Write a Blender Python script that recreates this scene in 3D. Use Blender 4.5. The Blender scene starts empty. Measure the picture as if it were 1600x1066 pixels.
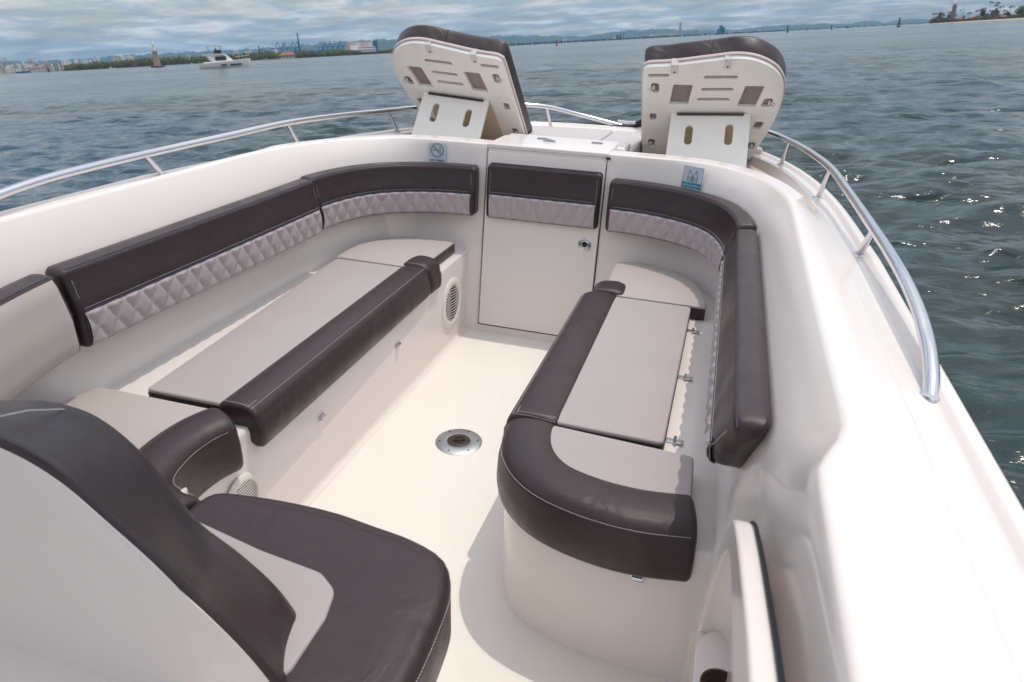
import bpy, bmesh, math, random
import numpy as np
from mathutils import Vector, Matrix
random.seed(7); rng = np.random.default_rng(7)
scene = bpy.context.scene
COL = scene.collection
rad = math.radians
PI = math.pi

# ------------------------------------------------------------------ camera, world, sun, exposure
# The boat is modelled in its own frame (x starboard, y bow, z up from the cockpit sole);
# BOAT turns that frame into the world: the boat heels a few degrees on the water.
WU = Vector((-0.0886, 0.0120, 0.9960)).normalized()          # world up seen in the boat frame
YB = (Vector((0, 1, 0)) - WU * WU.y).normalized()
XB = YB.cross(WU)
BOAT = Matrix((XB, YB, WU)).to_4x4()                         # rows = world axes in boat coordinates
YAW, PITCH, ROLL = -0.2828, 0.4445, 0.0348
CAM = Vector((0.7265, -1.8838, 1.3762))
FPX = 1071.1
_cp, _sp, _cy, _sy = math.cos(PITCH), math.sin(PITCH), math.cos(YAW), math.sin(YAW)
_f = Vector((_sy*_cp, _cy*_cp, -_sp)); _r = Vector((_cy, -_sy, 0)); _u = _r.cross(_f)
_r2 = _r*math.cos(ROLL) + _u*math.sin(ROLL); _u2 = _u*math.cos(ROLL) - _r*math.sin(ROLL)
cmat = Matrix((( _r2.x, _u2.x, -_f.x, CAM.x), (_r2.y, _u2.y, -_f.y, CAM.y), (_r2.z, _u2.z, -_f.z, CAM.z), (0, 0, 0, 1)))
cam_d = bpy.data.cameras.new('camera'); cam = bpy.data.objects.new('camera', cam_d); COL.objects.link(cam)
cam.matrix_world = BOAT @ cmat
cam_d.sensor_width = 36; cam_d.lens = FPX/1600*36
cam_d.clip_start = 0.02; cam_d.clip_end = 60000
cam_d.dof.use_dof = True; cam_d.dof.focus_distance = 2.6; cam_d.dof.aperture_fstop = 6.3
scene.camera = cam
CW = cam.matrix_world.translation.copy()
SEA = -0.50

SUN_B = Vector((0.190, 0.194, 1.0)).normalized()             # towards the sun, boat frame
SUN_W = (BOAT.to_3x3() @ SUN_B).normalized()
sun_el = math.asin(SUN_W.z); sun_az = math.atan2(SUN_W.x, SUN_W.y)
sd = bpy.data.lights.new('sun', 'SUN'); sd.energy = 2.35; sd.angle = rad(0.5); sd.color = (1.0, 0.935, 0.85)
sun = bpy.data.objects.new('sun', sd); COL.objects.link(sun)
sun.rotation_euler = (-SUN_W).to_track_quat('-Z', 'Y').to_euler(); sun.location = (0, 0, 30)

world = bpy.data.worlds.new('World'); scene.world = world; world.use_nodes = True
wn = world.node_tree; wn.nodes.clear()
def N(t, ty, **k):
    n = t.nodes.new(ty)
    for a, b in k.items():
        if a == 'inp':
            for i, v in b.items(): n.inputs[i].default_value = v
        else: setattr(n, a, b)
    return n
def LK(t, a, b): t.links.new(a, b)
out = N(wn, 'ShaderNodeOutputWorld'); bg = N(wn, 'ShaderNodeBackground', inp={'Strength': 0.14})
sky = N(wn, 'ShaderNodeTexSky', sky_type='NISHITA', sun_disc=False, sun_elevation=sun_el, sun_rotation=sun_az,
        air_density=1.2, dust_density=2.2, ozone_density=1.2)
tc = N(wn, 'ShaderNodeTexCoord'); sep = N(wn, 'ShaderNodeSeparateXYZ'); LK(wn, tc.outputs['Generated'], sep.inputs[0])
zz = N(wn, 'ShaderNodeMath', operation='ADD', inp={1: 0.10}); LK(wn, sep.outputs['Z'], zz.inputs[0])
zm = N(wn, 'ShaderNodeMath', operation='MAXIMUM', inp={1: 0.04}); LK(wn, zz.outputs[0], zm.inputs[0])
dv = N(wn, 'ShaderNodeVectorMath', operation='DIVIDE'); cz = N(wn, 'ShaderNodeCombineXYZ')
LK(wn, zm.outputs[0], cz.inputs[0]); LK(wn, zm.outputs[0], cz.inputs[1]); cz.inputs[2].default_value = 1
LK(wn, tc.outputs['Generated'], dv.inputs[0]); LK(wn, cz.outputs[0], dv.inputs[1])
n1 = N(wn, 'ShaderNodeTexNoise', inp={'Scale': 1.15, 'Detail': 9.0, 'Roughness': 0.60, 'Distortion': 0.35})
LK(wn, dv.outputs[0], n1.inputs['Vector'])
cr = N(wn, 'ShaderNodeValToRGB'); cr.color_ramp.elements[0].position = 0.40; cr.color_ramp.elements[1].position = 0.62
LK(wn, n1.outputs['Fac'], cr.inputs[0])
n2 = N(wn, 'ShaderNodeTexNoise', inp={'Scale': 2.1, 'Detail': 9.0, 'Roughness': 0.62, 'Distortion': 0.35})
LK(wn, dv.outputs[0], n2.inputs['Vector'])
cc = N(wn, 'ShaderNodeValToRGB'); e = cc.color_ramp.elements
e[0].position = 0.40; e[0].color = (3.7, 4.5, 5.4, 1); e[1].position = 0.60; e[1].color = (8.6, 8.1, 7.6, 1)
LK(wn, n2.outputs['Fac'], cc.inputs[0])
mx = N(wn, 'ShaderNodeMixRGB'); cf = N(wn, 'ShaderNodeMath', operation='MULTIPLY_ADD', inp={1: 0.62, 2: 0.28})
LK(wn, cr.outputs[0], cf.inputs[0]); LK(wn, cf.outputs[0], mx.inputs[0]); LK(wn, sky.outputs[0], mx.inputs[1]); LK(wn, cc.outputs[0], mx.inputs[2])
el = N(wn, 'ShaderNodeMapRange', inp={'From Min': 0.0, 'From Max': 0.55, 'To Min': 1.08, 'To Max': 2.0}); LK(wn, sep.outputs['Z'], el.inputs['Value'])
sc_ = N(wn, 'ShaderNodeVectorMath', operation='SCALE'); LK(wn, mx.outputs[0], sc_.inputs[0]); LK(wn, el.outputs[0], sc_.inputs['Scale'])
LK(wn, sc_.outputs[0], bg.inputs['Color']); LK(wn, bg.outputs[0], out.inputs['Surface'])

vs = scene.view_settings; vs.view_transform = 'Standard'; vs.look = 'None'; vs.exposure = -0.47; vs.gamma = 1.0
scene.render.resolution_x = 1024; scene.render.resolution_y = 682

# ------------------------------------------------------------------ materials
def mat(name, col, rough=0.5, metal=0.0, coat=0.0, coat_rough=0.1, var=0.0, vscale=4.0, bump=0.0, bscale=300.0, bdist=0.001,
        spec=0.5, rvar=0.0, sheen=0.0, vor=0.0, dirt=None, wr=0.0):
    m = bpy.data.materials.new(name); m.use_nodes = True; t = m.node_tree; b = t.nodes['Principled BSDF']
    b.inputs['Base Color'].default_value = (*col, 1); b.inputs['Roughness'].default_value = rough
    b.inputs['Metallic'].default_value = metal; b.inputs['Coat Weight'].default_value = coat
    b.inputs['Coat Roughness'].default_value = coat_rough; b.inputs['Specular IOR Level'].default_value = spec
    if sheen: b.inputs['Sheen Weight'].default_value = sheen
    tc = N(t, 'ShaderNodeTexCoord'); src = None
    if var:
        n = N(t, 'ShaderNodeTexNoise', inp={'Scale': vscale, 'Detail': 6.0, 'Roughness': 0.6}); LK(t, tc.outputs['Object'], n.inputs['Vector'])
        r = N(t, 'ShaderNodeMapRange', inp={'From Min': 0.3, 'From Max': 0.7, 'To Min': 1-var, 'To Max': 1+var}); LK(t, n.outputs['Fac'], r.inputs['Value'])
        v = N(t, 'ShaderNodeVectorMath', operation='SCALE'); v.inputs[0].default_value = col; LK(t, r.outputs[0], v.inputs['Scale'])
        src = v.outputs[0]
    if dirt:
        n = N(t, 'ShaderNodeTexNoise', inp={'Scale': dirt[1], 'Detail': 8.0, 'Roughness': 0.7}); LK(t, tc.outputs['Object'], n.inputs['Vector'])
        r = N(t, 'ShaderNodeMapRange', inp={'From Min': 0.60, 'From Max': 0.75}); LK(t, n.outputs['Fac'], r.inputs['Value'])
        f = N(t, 'ShaderNodeMath', operation='MULTIPLY', inp={1: dirt[2]}); LK(t, r.outputs[0], f.inputs[0])
        x = N(t, 'ShaderNodeMixRGB'); x.inputs[1].default_value = (*col, 1); x.inputs[2].default_value = (*dirt[0], 1)
        if src: LK(t, src, x.inputs[1])
        LK(t, f.outputs[0], x.inputs[0]); src = x.outputs[0]
    if src: LK(t, src, b.inputs['Base Color'])
    if rvar:
        n = N(t, 'ShaderNodeTexNoise', inp={'Scale': 9.0, 'Detail': 5.0}); LK(t, tc.outputs['Object'], n.inputs['Vector'])
        r = N(t, 'ShaderNodeMapRange', inp={'From Min': 0.3, 'From Max': 0.7, 'To Min': rough-rvar, 'To Max': rough+rvar}); LK(t, n.outputs['Fac'], r.inputs['Value'])
        LK(t, r.outputs[0], b.inputs['Roughness'])
    last = None
    def addbump(h, s, d):
        nonlocal last
        bp = N(t, 'ShaderNodeBump', inp={'Strength': s, 'Distance': d}); LK(t, h, bp.inputs['Height'])
        if last: LK(t, last, bp.inputs['Normal'])
        last = bp.outputs['Normal']
    if wr:
        n = N(t, 'ShaderNodeTexNoise', inp={'Scale': 7.0, 'Detail': 3.0, 'Distortion': 1.0}); LK(t, tc.outputs['Object'], n.inputs['Vector'])
        addbump(n.outputs['Fac'], wr, 0.012)
    if vor:
        n = N(t, 'ShaderNodeTexVoronoi', feature='DISTANCE_TO_EDGE', inp={'Scale': vor}); LK(t, tc.outputs['Object'], n.inputs['Vector'])
        addbump(n.outputs['Distance'], 0.35, 0.0012)
    if bump:
        n = N(t, 'ShaderNodeTexNoise', inp={'Scale': bscale, 'Detail': 4.0}); LK(t, tc.outputs['Object'], n.inputs['Vector'])
        addbump(n.outputs['Fac'], bump, bdist)
    if last: LK(t, last, b.inputs['Normal'])
    return m

M = {}
M['gelcoat'] = mat('white_gelcoat', (0.79, 0.72, 0.675), 0.16, coat=0.0, spec=0.38, var=0.012, vscale=3, bump=0.04, bscale=14, bdist=0.004, dirt=((0.55, 0.47, 0.38), 2.3, 0.05))
M['sole'] = mat('nonskid_sole_gelcoat', (0.83, 0.775, 0.70), 0.5, var=0.02, vscale=5, bump=0.25, bscale=420, bdist=0.0008, dirt=((0.55, 0.48, 0.38), 3.1, 0.12))
M['dark'] = mat('dark_brown_grey_vinyl', (0.038, 0.0235, 0.0255), 0.38, var=0.08, vscale=7, vor=520, rvar=0.09, wr=0.5, spec=0.45)
M['grey'] = mat('light_grey_vinyl', (0.41, 0.362, 0.348), 0.55, var=0.025, vscale=5, vor=520, wr=0.10, spec=0.35)
M['cream'] = mat('light_beige_vinyl', (0.455, 0.40, 0.37), 0.55, var=0.025, vscale=5, vor=520, wr=0.10, spec=0.35)
M['quilt'] = mat('quilted_grey_vinyl', (0.42, 0.36, 0.365), 0.40, var=0.03, vscale=9, vor=600, spec=0.5)
M['thread'] = mat('pale_thread', (0.62, 0.57, 0.52), 0.7)
M['piping'] = mat('blue_black_piping', (0.02, 0.022, 0.05), 0.4)
M['steel'] = mat('stainless_steel', (0.62, 0.62, 0.64), 0.16, metal=1.0, rvar=0.05)
M['brushed'] = mat('brushed_steel', (0.50, 0.50, 0.50), 0.38, metal=1.0, rvar=0.08)
M['starboard'] = mat('white_polymer_board', (0.86, 0.82, 0.76), 0.42, var=0.03, vscale=6, dirt=((0.5, 0.40, 0.30), 4.0, 0.25))
M['recess'] = mat('tan_fabric_underside', (0.55, 0.44, 0.40), 0.85, var=0.05, vscale=20)
M['lilac'] = mat('mauve_fabric_edge', (0.62, 0.51, 0.48), 0.8, var=0.05, vscale=20)
M['foam'] = mat('cream_foam_backing', (0.62, 0.50, 0.33), 0.8, var=0.05, vscale=25)
M['black'] = mat('gap_shade_black', (0.012, 0.012, 0.013), 0.55)  # shade of the door corner gap, put in as colour
M['hole'] = mat('dark_opening', (0.02, 0.016, 0.014), 0.8)
M['brown'] = mat('dark_brown_hinge', (0.05, 0.033, 0.027), 0.5, metal=0.3, bump=0.5, bscale=260)
M['speaker'] = mat('white_speaker_plastic', (0.78, 0.73, 0.66), 0.45)
M['strap'] = mat('clear_strap', (0.66, 0.62, 0.60), 0.3)
M['rope'] = mat('black_rope', (0.015, 0.013, 0.013), 0.8, bump=0.6, bscale=200)
M['decal'] = mat('pale_blue_decal', (0.52, 0.58, 0.62), 0.3)
M['ink'] = mat('dark_teal_ink', (0.012, 0.06, 0.09), 0.5)
M['tealband'] = mat('teal_decal_band', (0.22, 0.50, 0.58), 0.35)
M['cup'] = mat('brown_cup_liner', (0.06, 0.028, 0.018), 0.35)
M['gapshade'] = mat('gap_shade_navy', (0.004, 0.006, 0.014), 0.6)  # near-black for the shaded gap behind the pocket rim

# ------------------------------------------------------------------ helpers
BOAT_ROOTS = []
class MB:
    def __init__(s): s.v = []; s.f = []
    def add(s, v, f):
        n = len(s.v); s.v += [tuple(p) for p in v]; s.f += [tuple(i+n for i in q) for q in f]; return s
    def box(s, a, b, bev=0.0):
        (x0, y0, z0), (x1, y1, z1) = a, b
        if bev <= 0:
            v = [(x0,y0,z0),(x1,y0,z0),(x1,y1,z0),(x0,y1,z0),(x0,y0,z1),(x1,y0,z1),(x1,y1,z1),(x0,y1,z1)]
            return s.add(v, [(0,3,2,1),(4,5,6,7),(0,1,5,4),(1,2,6,5),(2,3,7,6),(3,0,4,7)])
        o = rpoly([(x0,y0),(x1,y0),(x1,y1),(x0,y1)], bev, 3)
        return s.slab(o, z0, z1, bev*0.8, bev*0.3)
    def slab(s, outline, z0, z1, rt=0.01, rb=0.004, seg=5, puff=0.0, pin=0.03):
        rings = []
        for k in range(3):
            a = k/2*PI/2; rings.append((rb*(1-math.sin(a)), z0+rb*(1-math.cos(a))))
        for k in range(seg+1):
            a = k/seg*PI/2; rings.append((rt*(1-math.cos(a)), z1-rt+rt*math.sin(a)))
        rings.append((rt+0.0025, z1+0.00005))
        n = len(outline); vs = []; fs = []
        for d, z in rings:
            vs += [(x, y, z) for x, y in inset(outline, d)]
        if puff:
            last_ = inset(outline, rt); gx = sum(p[0] for p in last_)/n; gy = sum(p[1] for p in last_)/n
            for sc_, pz in ((0.94, 0.4), (0.85, 0.75), (0.65, 1.0)):
                vs += [(gx+(x-gx)*sc_, gy+(y-gy)*sc_, z1+puff*pz) for x, y in last_]; rings.append(None)
        for r in range(len(rings)-1):
            for i in range(n):
                j = (i+1) % n; fs.append((r*n+i, r*n+j, (r+1)*n+j, (r+1)*n+i))
        fs.append(tuple(reversed(range(n))))
        if puff:
            c_ = len(vs); vs.append((gx, gy, z1+puff)); b_ = (len(rings)-1)*n
            for i in range(n): fs.append((b_+i, b_+(i+1) % n, c_))
        else: fs.append(tuple((len(rings)-1)*n+i for i in range(n)))
        return s.add(vs, fs)
    def tube(s, pts, r, seg=10, cap=True):
        pts = [Vector(p) for p in pts]; rr = r if isinstance(r, (list, tuple)) else [r]*len(pts)
        vs = []; fs = []; up = None
        for i, p in enumerate(pts):
            t = (pts[min(i+1, len(pts)-1)] - pts[max(i-1, 0)]).normalized()
            if up is None:
                up = Vector((0, 0, 1)) if abs(t.z) < 0.9 else Vector((1, 0, 0))
            a = t.cross(up).normalized(); up = a.cross(t).normalized()
            for k in range(seg):
                w = 2*PI*k/seg; vs.append(p + a*math.cos(w)*rr[i] + up*math.sin(w)*rr[i])
        for i in range(len(pts)-1):
            for k in range(seg):
                l = (k+1) % seg; fs.append((i*seg+k, i*seg+l, (i+1)*seg+l, (i+1)*seg+k))
        if cap:
            fs.append(tuple(reversed(range(seg)))); fs.append(tuple((len(pts)-1)*seg+k for k in range(seg)))
        return s.add(vs, fs)
    def lathe(s, prof, seg=32, mtx=None):
        vs = []; fs = []; n = len(prof)
        for k in range(seg):
            a = 2*PI*k/seg
            for r, z in prof:
                p = Vector((r*math.cos(a), r*math.sin(a), z)); vs.append(mtx @ p if mtx else p)
        for k in range(seg):
            l = (k+1) % seg
            for i in range(n-1): fs.append((k*n+i, l*n+i, l*n+i+1, k*n+i+1))
        return s.add(vs, fs)
    def tf(s, mtx): s.v = [tuple(mtx @ Vector(p)) for p in s.v]; return s
    def build(s, name, m, parent=None, smooth=True, origin=None, ang=40):
        me = bpy.data.meshes.new(name); o = Vector((0, 0, 0))
        if parent is not None: o = Vector(parent['_loc'])
        if origin is not None: o = Vector(origin)
        me.from_pydata([tuple(Vector(p)-o) for p in s.v], [], s.f); me.validate()
        bm = bmesh.new(); bm.from_mesh(me); bmesh.ops.recalc_face_normals(bm, faces=bm.faces[:]); bm.to_mesh(me); bm.free()
        ms = m if isinstance(m, list) else [m]
        for q in ms: me.materials.append(q)
        if smooth:
            me.shade_smooth()
            try: me.set_sharp_from_angle(angle=rad(ang))
            except Exception: pass
        ob = bpy.data.objects.new(name, me); COL.objects.link(ob)
        if parent is not None:
            ob.parent = parent; po = parent.get('_mo')
            ob['_loc'] = tuple(o)
        else: ob.location = o; ob['_loc'] = tuple(o)
        return ob

def rpoly(pts, r, seg=5):
    n = len(pts); out = []; rs = r if isinstance(r, (list, tuple)) else [r]*n
    for i in range(n):
        p = Vector(pts[i]); a = Vector(pts[i-1])-p; b = Vector(pts[(i+1) % n])-p; rr = rs[i]
        la, lb = a.length, b.length
        if rr <= 0 or la < 1e-6 or lb < 1e-6: out.append(tuple(p)); continue
        a.normalize(); b.normalize(); ang = a.angle(b)
        if ang > PI-0.05: out.append(tuple(p)); continue
        d = min(rr/math.tan(ang/2), la*0.48, lb*0.48); r2 = d*math.tan(ang/2)
        c = p + (a+b).normalized()*(r2/math.sin(ang/2))
        s0 = p+a*d-c; s1 = p+b*d-c; th = s0.angle(s1)
        sg = 1 if (s0.x*s1.y-s0.y*s1.x) > 0 else -1
        for k in range(seg+1):
            w = sg*th*k/seg; out.append((c.x+s0.x*math.cos(w)-s0.y*math.sin(w), c.y+s0.x*math.sin(w)+s0.y*math.cos(w)))
    if sum(out[i-1][0]*out[i][1]-out[i][0]*out[i-1][1] for i in range(len(out))) < 0: out.reverse()
    return out
def inset(o, d):
    if abs(d) < 1e-9: return list(o)
    n = len(o); res = []
    for i in range(n):
        p = Vector(o[i]); a = (p-Vector(o[i-1])); b = (Vector(o[(i+1) % n])-p)
        if a.length < 1e-9: a = b
        if b.length < 1e-9: b = a
        a.normalize(); b.normalize()
        na = Vector((-a.y, a.x)); nb = Vector((-b.y, b.x)); m = na+nb
        m = m/max(m.dot(na), 0.35) if m.length > 1e-6 else na
        res.append((p.x+m.x*d, p.y+m.y*d))
    return res
def spline(pts, step=0.01, closed=False):
    P = [Vector(p) for p in pts]; n = len(P); out = []
    for i in range(n if closed else n-1):
        p1, p2 = P[i], P[(i+1) % n]
        p0 = P[i-1] if (closed or i > 0) else p1*2-p2
        p3 = P[(i+2) % n] if (closed or i+2 < n) else p2*2-p1
        k = max(2, int((p2-p1).length/step))
        def tj(a, b): return max((b-a).length, 1e-6)**0.5
        t0 = 0; t1 = t0+tj(p0, p1); t2 = t1+tj(p1, p2); t3 = t2+tj(p2, p3)
        for j in range(k):
            t = t1+(t2-t1)*j/k
            A1 = p0*((t1-t)/(t1-t0))+p1*((t-t0)/(t1-t0)); A2 = p1*((t2-t)/(t2-t1))+p2*((t-t1)/(t2-t1)); A3 = p2*((t3-t)/(t3-t2))+p3*((t-t2)/(t3-t2))
            B1 = A1*((t2-t)/(t2-t0))+A2*((t-t0)/(t2-t0)); B2 = A2*((t3-t)/(t3-t1))+A3*((t-t1)/(t3-t1))
            out.append(B1*((t2-t)/(t2-t1))+B2*((t-t1)/(t2-t1)))
    if not closed: out.append(P[-1])
    return out
def frames(path):
    fr = []; L = 0; n = len(path)
    for i, p in enumerate(path):
        t = (path[min(i+1, n-1)]-path[max(i-1, 0)]); t = Vector((t.x, t.y)).normalized()
        if i: L += (path[i]-path[i-1]).length
        fr.append((Vector((p.x, p.y)), t, Vector((t.y, -t.x)), L))     # normal = right-hand side of travel
    return fr
def sweep(path, prof, rend=0.012, side=1, capseg=5, zs=1.0):
    """closed profile [(out, z)] carried along a plan path; rounded ends"""
    fr = frames(path); vs = []; fs = []; m = len(prof)
    cx = (min(p[0] for p in prof)+max(p[0] for p in prof))/2; cz = (min(p[1] for p in prof)+max(p[1] for p in prof))/2
    hx = (max(p[0] for p in prof)-min(p[0] for p in prof))/2; hz = (max(p[1] for p in prof)-min(p[1] for p in prof))/2
    rings = []
    L = fr[-1][3]
    def ring(p, t, nn, off, sh):
        fx = max(0.02, (hx-sh)/hx); fz = max(0.02, (hz-sh*zs)/hz)
        return [(p.x+t.x*off+nn.x*side*(cx+(o-cx)*fx), p.y+t.y*off+nn.y*side*(cx+(o-cx)*fx), cz+(z-cz)*fz) for o, z in prof]
    p, t, nn, _ = fr[0]
    for k in range(capseg):
        a = PI/2*k/capseg; rings.append(ring(p, t, nn, rend*(1-math.cos(a)), rend*(1-math.sin(a))))
    for (p, t, nn, l) in fr:
        if l <= rend*1.0 or l >= L-rend*1.0: continue
        rings.append(ring(p, t, nn, 0, 0))
    p, t, nn, _ = fr[-1]
    for k in range(capseg-1, -1, -1):
        a = PI/2*k/capseg; rings.append(ring(p, t, nn, -rend*(1-math.cos(a)), rend*(1-math.sin(a))))
    for r in rings: vs += r
    for r in range(len(rings)-1):
        for i in range(m):
            j = (i+1) % m; fs.append((r*m+i, r*m+j, (r+1)*m+j, (r+1)*m+i))
    fs.append(tuple(range(m))); fs.append(tuple((len(rings)-1)*m+i for i in reversed(range(m))))
    return MB().add(vs, fs)
def stitches(pts, dash=0.0035, gap=0.0030, r=0.00065, lift=None):
    """a line of thread dashes along a 3D polyline"""
    mb = MB(); P = [Vector(p) for p in pts]; acc = 0; L = [0]
    for i in range(1, len(P)): L.append(L[-1]+(P[i]-P[i-1]).length)
    def at(s):
        for i in range(1, len(P)):
            if L[i] >= s: return P[i-1].lerp(P[i], (s-L[i-1])/max(L[i]-L[i-1], 1e-9))
        return P[-1]
    s = gap; i = 1
    import bisect
    def at2(s):
        i = min(max(bisect.bisect_left(L, s), 1), len(P)-1); return P[i-1].lerp(P[i], min(1, max(0, (s-L[i-1])/max(L[i]-L[i-1], 1e-9))))
    while s+dash < L[-1]:
        a, b = at2(s), at2(s+dash); d = (b-a)
        if d.length > 1e-6:
            d.normalize(); u = Vector((0, 0, 1)) if abs(d.z) < 0.8 else Vector((1, 0, 0)); x = d.cross(u).normalized(); y = x.cross(d)
            vs = []
            for q in (a, b):
                for k in range(4):
                    w = PI/4+k*PI/2; vs.append(q+x*math.cos(w)*r+y*math.sin(w)*r)
            mb.add(vs, [(0,1,5,4),(1,2,6,5),(2,3,7,6),(3,0,4,7),(3,2,1,0),(4,5,6,7)])
        s += dash+gap
    return mb
def tagp(o, label=None, cat=None, group=None, kind=None):
    if label: o['label'] = label
    if cat: o['category'] = cat
    if group: o['group'] = group
    if kind: o['kind'] = kind
    return o
def empty(name, loc, label, cat, group=None, boat=True):
    o = bpy.data.objects.new(name, None); COL.objects.link(o); o.location = loc; o['_loc'] = tuple(loc); o.empty_display_size = 0.1
    tagp(o, label, cat, group)
    if boat: BOAT_ROOTS.append(o)
    return o
def filled(outline, holes, thick, mtx, bevel=0.0, name='panel'):
    """plate with real holes: a filled 2D curve turned into a mesh, carried into place by mtx"""
    cu = bpy.data.curves.new(name, 'CURVE'); cu.dimensions = '2D'; cu.fill_mode = 'BOTH'; cu.extrude = thick/2; cu.bevel_depth = bevel; cu.bevel_resolution = 2
    if bevel: cu.offset = -bevel
    for pl in [outline]+holes:
        sp = cu.splines.new('POLY'); sp.points.add(len(pl)-1); sp.use_cyclic_u = True
        for i, (x, y) in enumerate(pl): sp.points[i].co = (x, y, 0, 1)
    ob = bpy.data.objects.new('tmp', cu); COL.objects.link(ob)
    bpy.context.view_layer.update()
    me = ob.to_mesh(); v = [tuple(mtx @ p.co) for p in me.vertices]; f = [tuple(p.vertices) for p in me.polygons]
    ob.to_mesh_clear(); bpy.data.objects.remove(ob); bpy.data.curves.remove(cu)
    return MB().add(v, f)
def textmesh(txt, size, mtx, depth=0.0006, bold=0.0):
    cu = bpy.data.curves.new('t', 'FONT'); cu.body = txt; cu.size = size; cu.align_x = 'CENTER'; cu.align_y = 'CENTER'; cu.extrude = depth/2; cu.offset = bold
    ob = bpy.data.objects.new('tmp', cu); COL.objects.link(ob); bpy.context.view_layer.update()
    me = ob.to_mesh(); v = [tuple(mtx @ p.co) for p in me.vertices]; f = [tuple(p.vertices) for p in me.polygons]
    ob.to_mesh_clear(); bpy.data.objects.remove(ob); bpy.data.curves.remove(cu)
    return MB().add(v, f)
def circ(cx, cy, r, n=24): return [(cx+r*math.cos(2*PI*k/n), cy+r*math.sin(2*PI*k/n)) for k in range(n)]
def basis(o, e1, e2):
    e1 = Vector(e1).normalized(); e2 = Vector(e2); e2 = (e2-e1*e2.dot(e1)).normalized(); e3 = e1.cross(e2)
    return Matrix(((e1.x, e2.x, e3.x, o[0]), (e1.y, e2.y, e3.y, o[1]), (e1.z, e2.z, e3.z, o[2]), (0, 0, 0, 1)))
def mir(pts): return [(-p[0],)+tuple(p[1:]) for p in pts]

# ================================================================== THE BOAT
boat = empty('motorboat', (0, 0, 0), 'white open-bow motorboat seen from its helm, filling the foreground', 'boat')

# ---- moulded liner and hull: one loft of plan rings
NF, NC, NS = 10, 40, 90
YAFT = -3.4
def ringcurve(xs, yf, xc, yc, n, z_side, z_front, xa=None, ya=(-0.735, -0.80)):
    pts = []
    for i in range(NF): pts.append((xc*i/NF, yf))
    for i in range(NC+1):
        a = PI/2*i/NC
        pts.append((xc+(xs-xc)*math.sin(a)**(2/n), yc+(yf-yc)*math.cos(a)**(2/n)))
    for i in range(1, NS+1):
        k = (i/NS)**1.25; y = yc+(YAFT-yc)*k; u_ = 0.0
        if xa: u_ = min(1, max(0, (ya[0]-y)/(ya[0]-ya[1]))); u_ = u_*u_*(3-2*u_)
        pts.append((xs+((xa-xs)*u_ if xa else 0), y))
    out = []
    for x, y in pts:
        w = min(1, max(0, (yf-y)/max(yf-yc, 1e-6))); w = w*w*(3-2*w)
        out.append(Vector((x, y, z_front+(z_side-z_front)*w)))
    return out
def deckz(y): return 0.830-0.036*max(0.0, y)
inner = [ringcurve(0.815, 0.944, 0.42, 0.40, 2.4, -0.002, -0.002, 0.885),
         ringcurve(0.822, 0.965, 0.42, 0.40, 2.4, 0.18, 0.18, 0.886),
         ringcurve(0.832, 0.995, 0.43, 0.38, 2.4, 0.39, 0.39, 0.887),
         ringcurve(0.848, 1.015, 0.44, 0.36, 2.4, 0.56, 0.56, 0.889),
         ringcurve(0.868, 1.032, 0.45, 0.32, 2.4, 0.70, 0.70, 0.890, (-0.80, -1.00)),
         ringcurve(0.888, 1.041, 0.46, 0.30, 2.4, 0.775, 0.79, 0.892, (-0.86, -1.06)),
         ringcurve(0.918, 1.046, 0.47, 0.26, 2.5, 0.830, 0.832, 0.894, (-0.92, -1.09)),
         ringcurve(0.9420, 1.0480, 0.48, 0.22, 2.6, 0.8725, 0.8540, 0.897, (-0.96, -1.11)),
         ringcurve(0.9475, 1.0505, 0.48, 0.22, 2.6, 0.8785, 0.8580, 0.901, (-0.96, -1.115)),
         ringcurve(0.9560, 1.0560, 0.48, 0.22, 2.6, 0.8805, 0.8600, 0.908, (-0.96, -1.12)),
         ringcurve(0.9700, 1.0700, 0.48, 0.22, 2.6, 0.8800, 0.8600, 0.922, (-0.96, -1.12))]
A = inner[-1]
O = ringcurve(1.108, 2.65, 0.10, 0.35, 2.4, 0, 0)
for p in O: p.z = deckz(p.y)
rings = list(inner)
def sstep(a, b, x):
    k = min(1, max(0, (x-a)/(b-a))); return k*k*(3-2*k)
def between():
    res = [[] for _ in range(6)]
    for a, o in zip(A, O):
        d = Vector((o.x-a.x, o.y-a.y)); gap = d.length
        w = sstep(0.25, 0.46, gap)
        zp = min(a.z-0.01, deckz(a.y)-0.035)
        fr_ = [(min(0.10/gap, 0.30), lambda s: a.z+(o.z-a.z)*s*(1-w), 0), (min(0.13/gap, 0.40), None, 1), (min(0.30/gap, 0.5), None, 1),
               (1-min(0.15/gap, 0.40), None, 1), (1-min(0.125/gap, 0.33), None, 0), (1-min(0.06/gap, 0.2), None, 0)]
        for k, (s, fn, low) in enumerate(fr_):
            line = a.z+(o.z-a.z)*s
            x = a.x+d.x*s; y = a.y+d.y*s
            if k == 0: z = line+(a.z-0.004-line)*w
            elif low: z = line+((deckz(y)-0.045)-line)*w
            else: z = line+((deckz(y))-line)*w
            res[k].append(Vector((x, y, z)))
    return res
rings += between(); rings.append(O)
def offs(R, d, dz):
    out = []
    n = len(R)
    for i, p in enumerate(R):
        t = R[min(i+1, n-1)]-R[max(i-1, 0)]; nn = Vector((-t.y, t.x, 0)).normalized()
        if i == 0: nn = Vector((0, 1, 0))
        if nn.x < 0 and abs(nn.x) > 0.2: nn = -nn
        if nn.y < -0.05: nn = -nn
        out.append(Vector((p.x+nn.x*d, p.y+nn.y*d, p.z+dz)))
    return out
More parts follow.
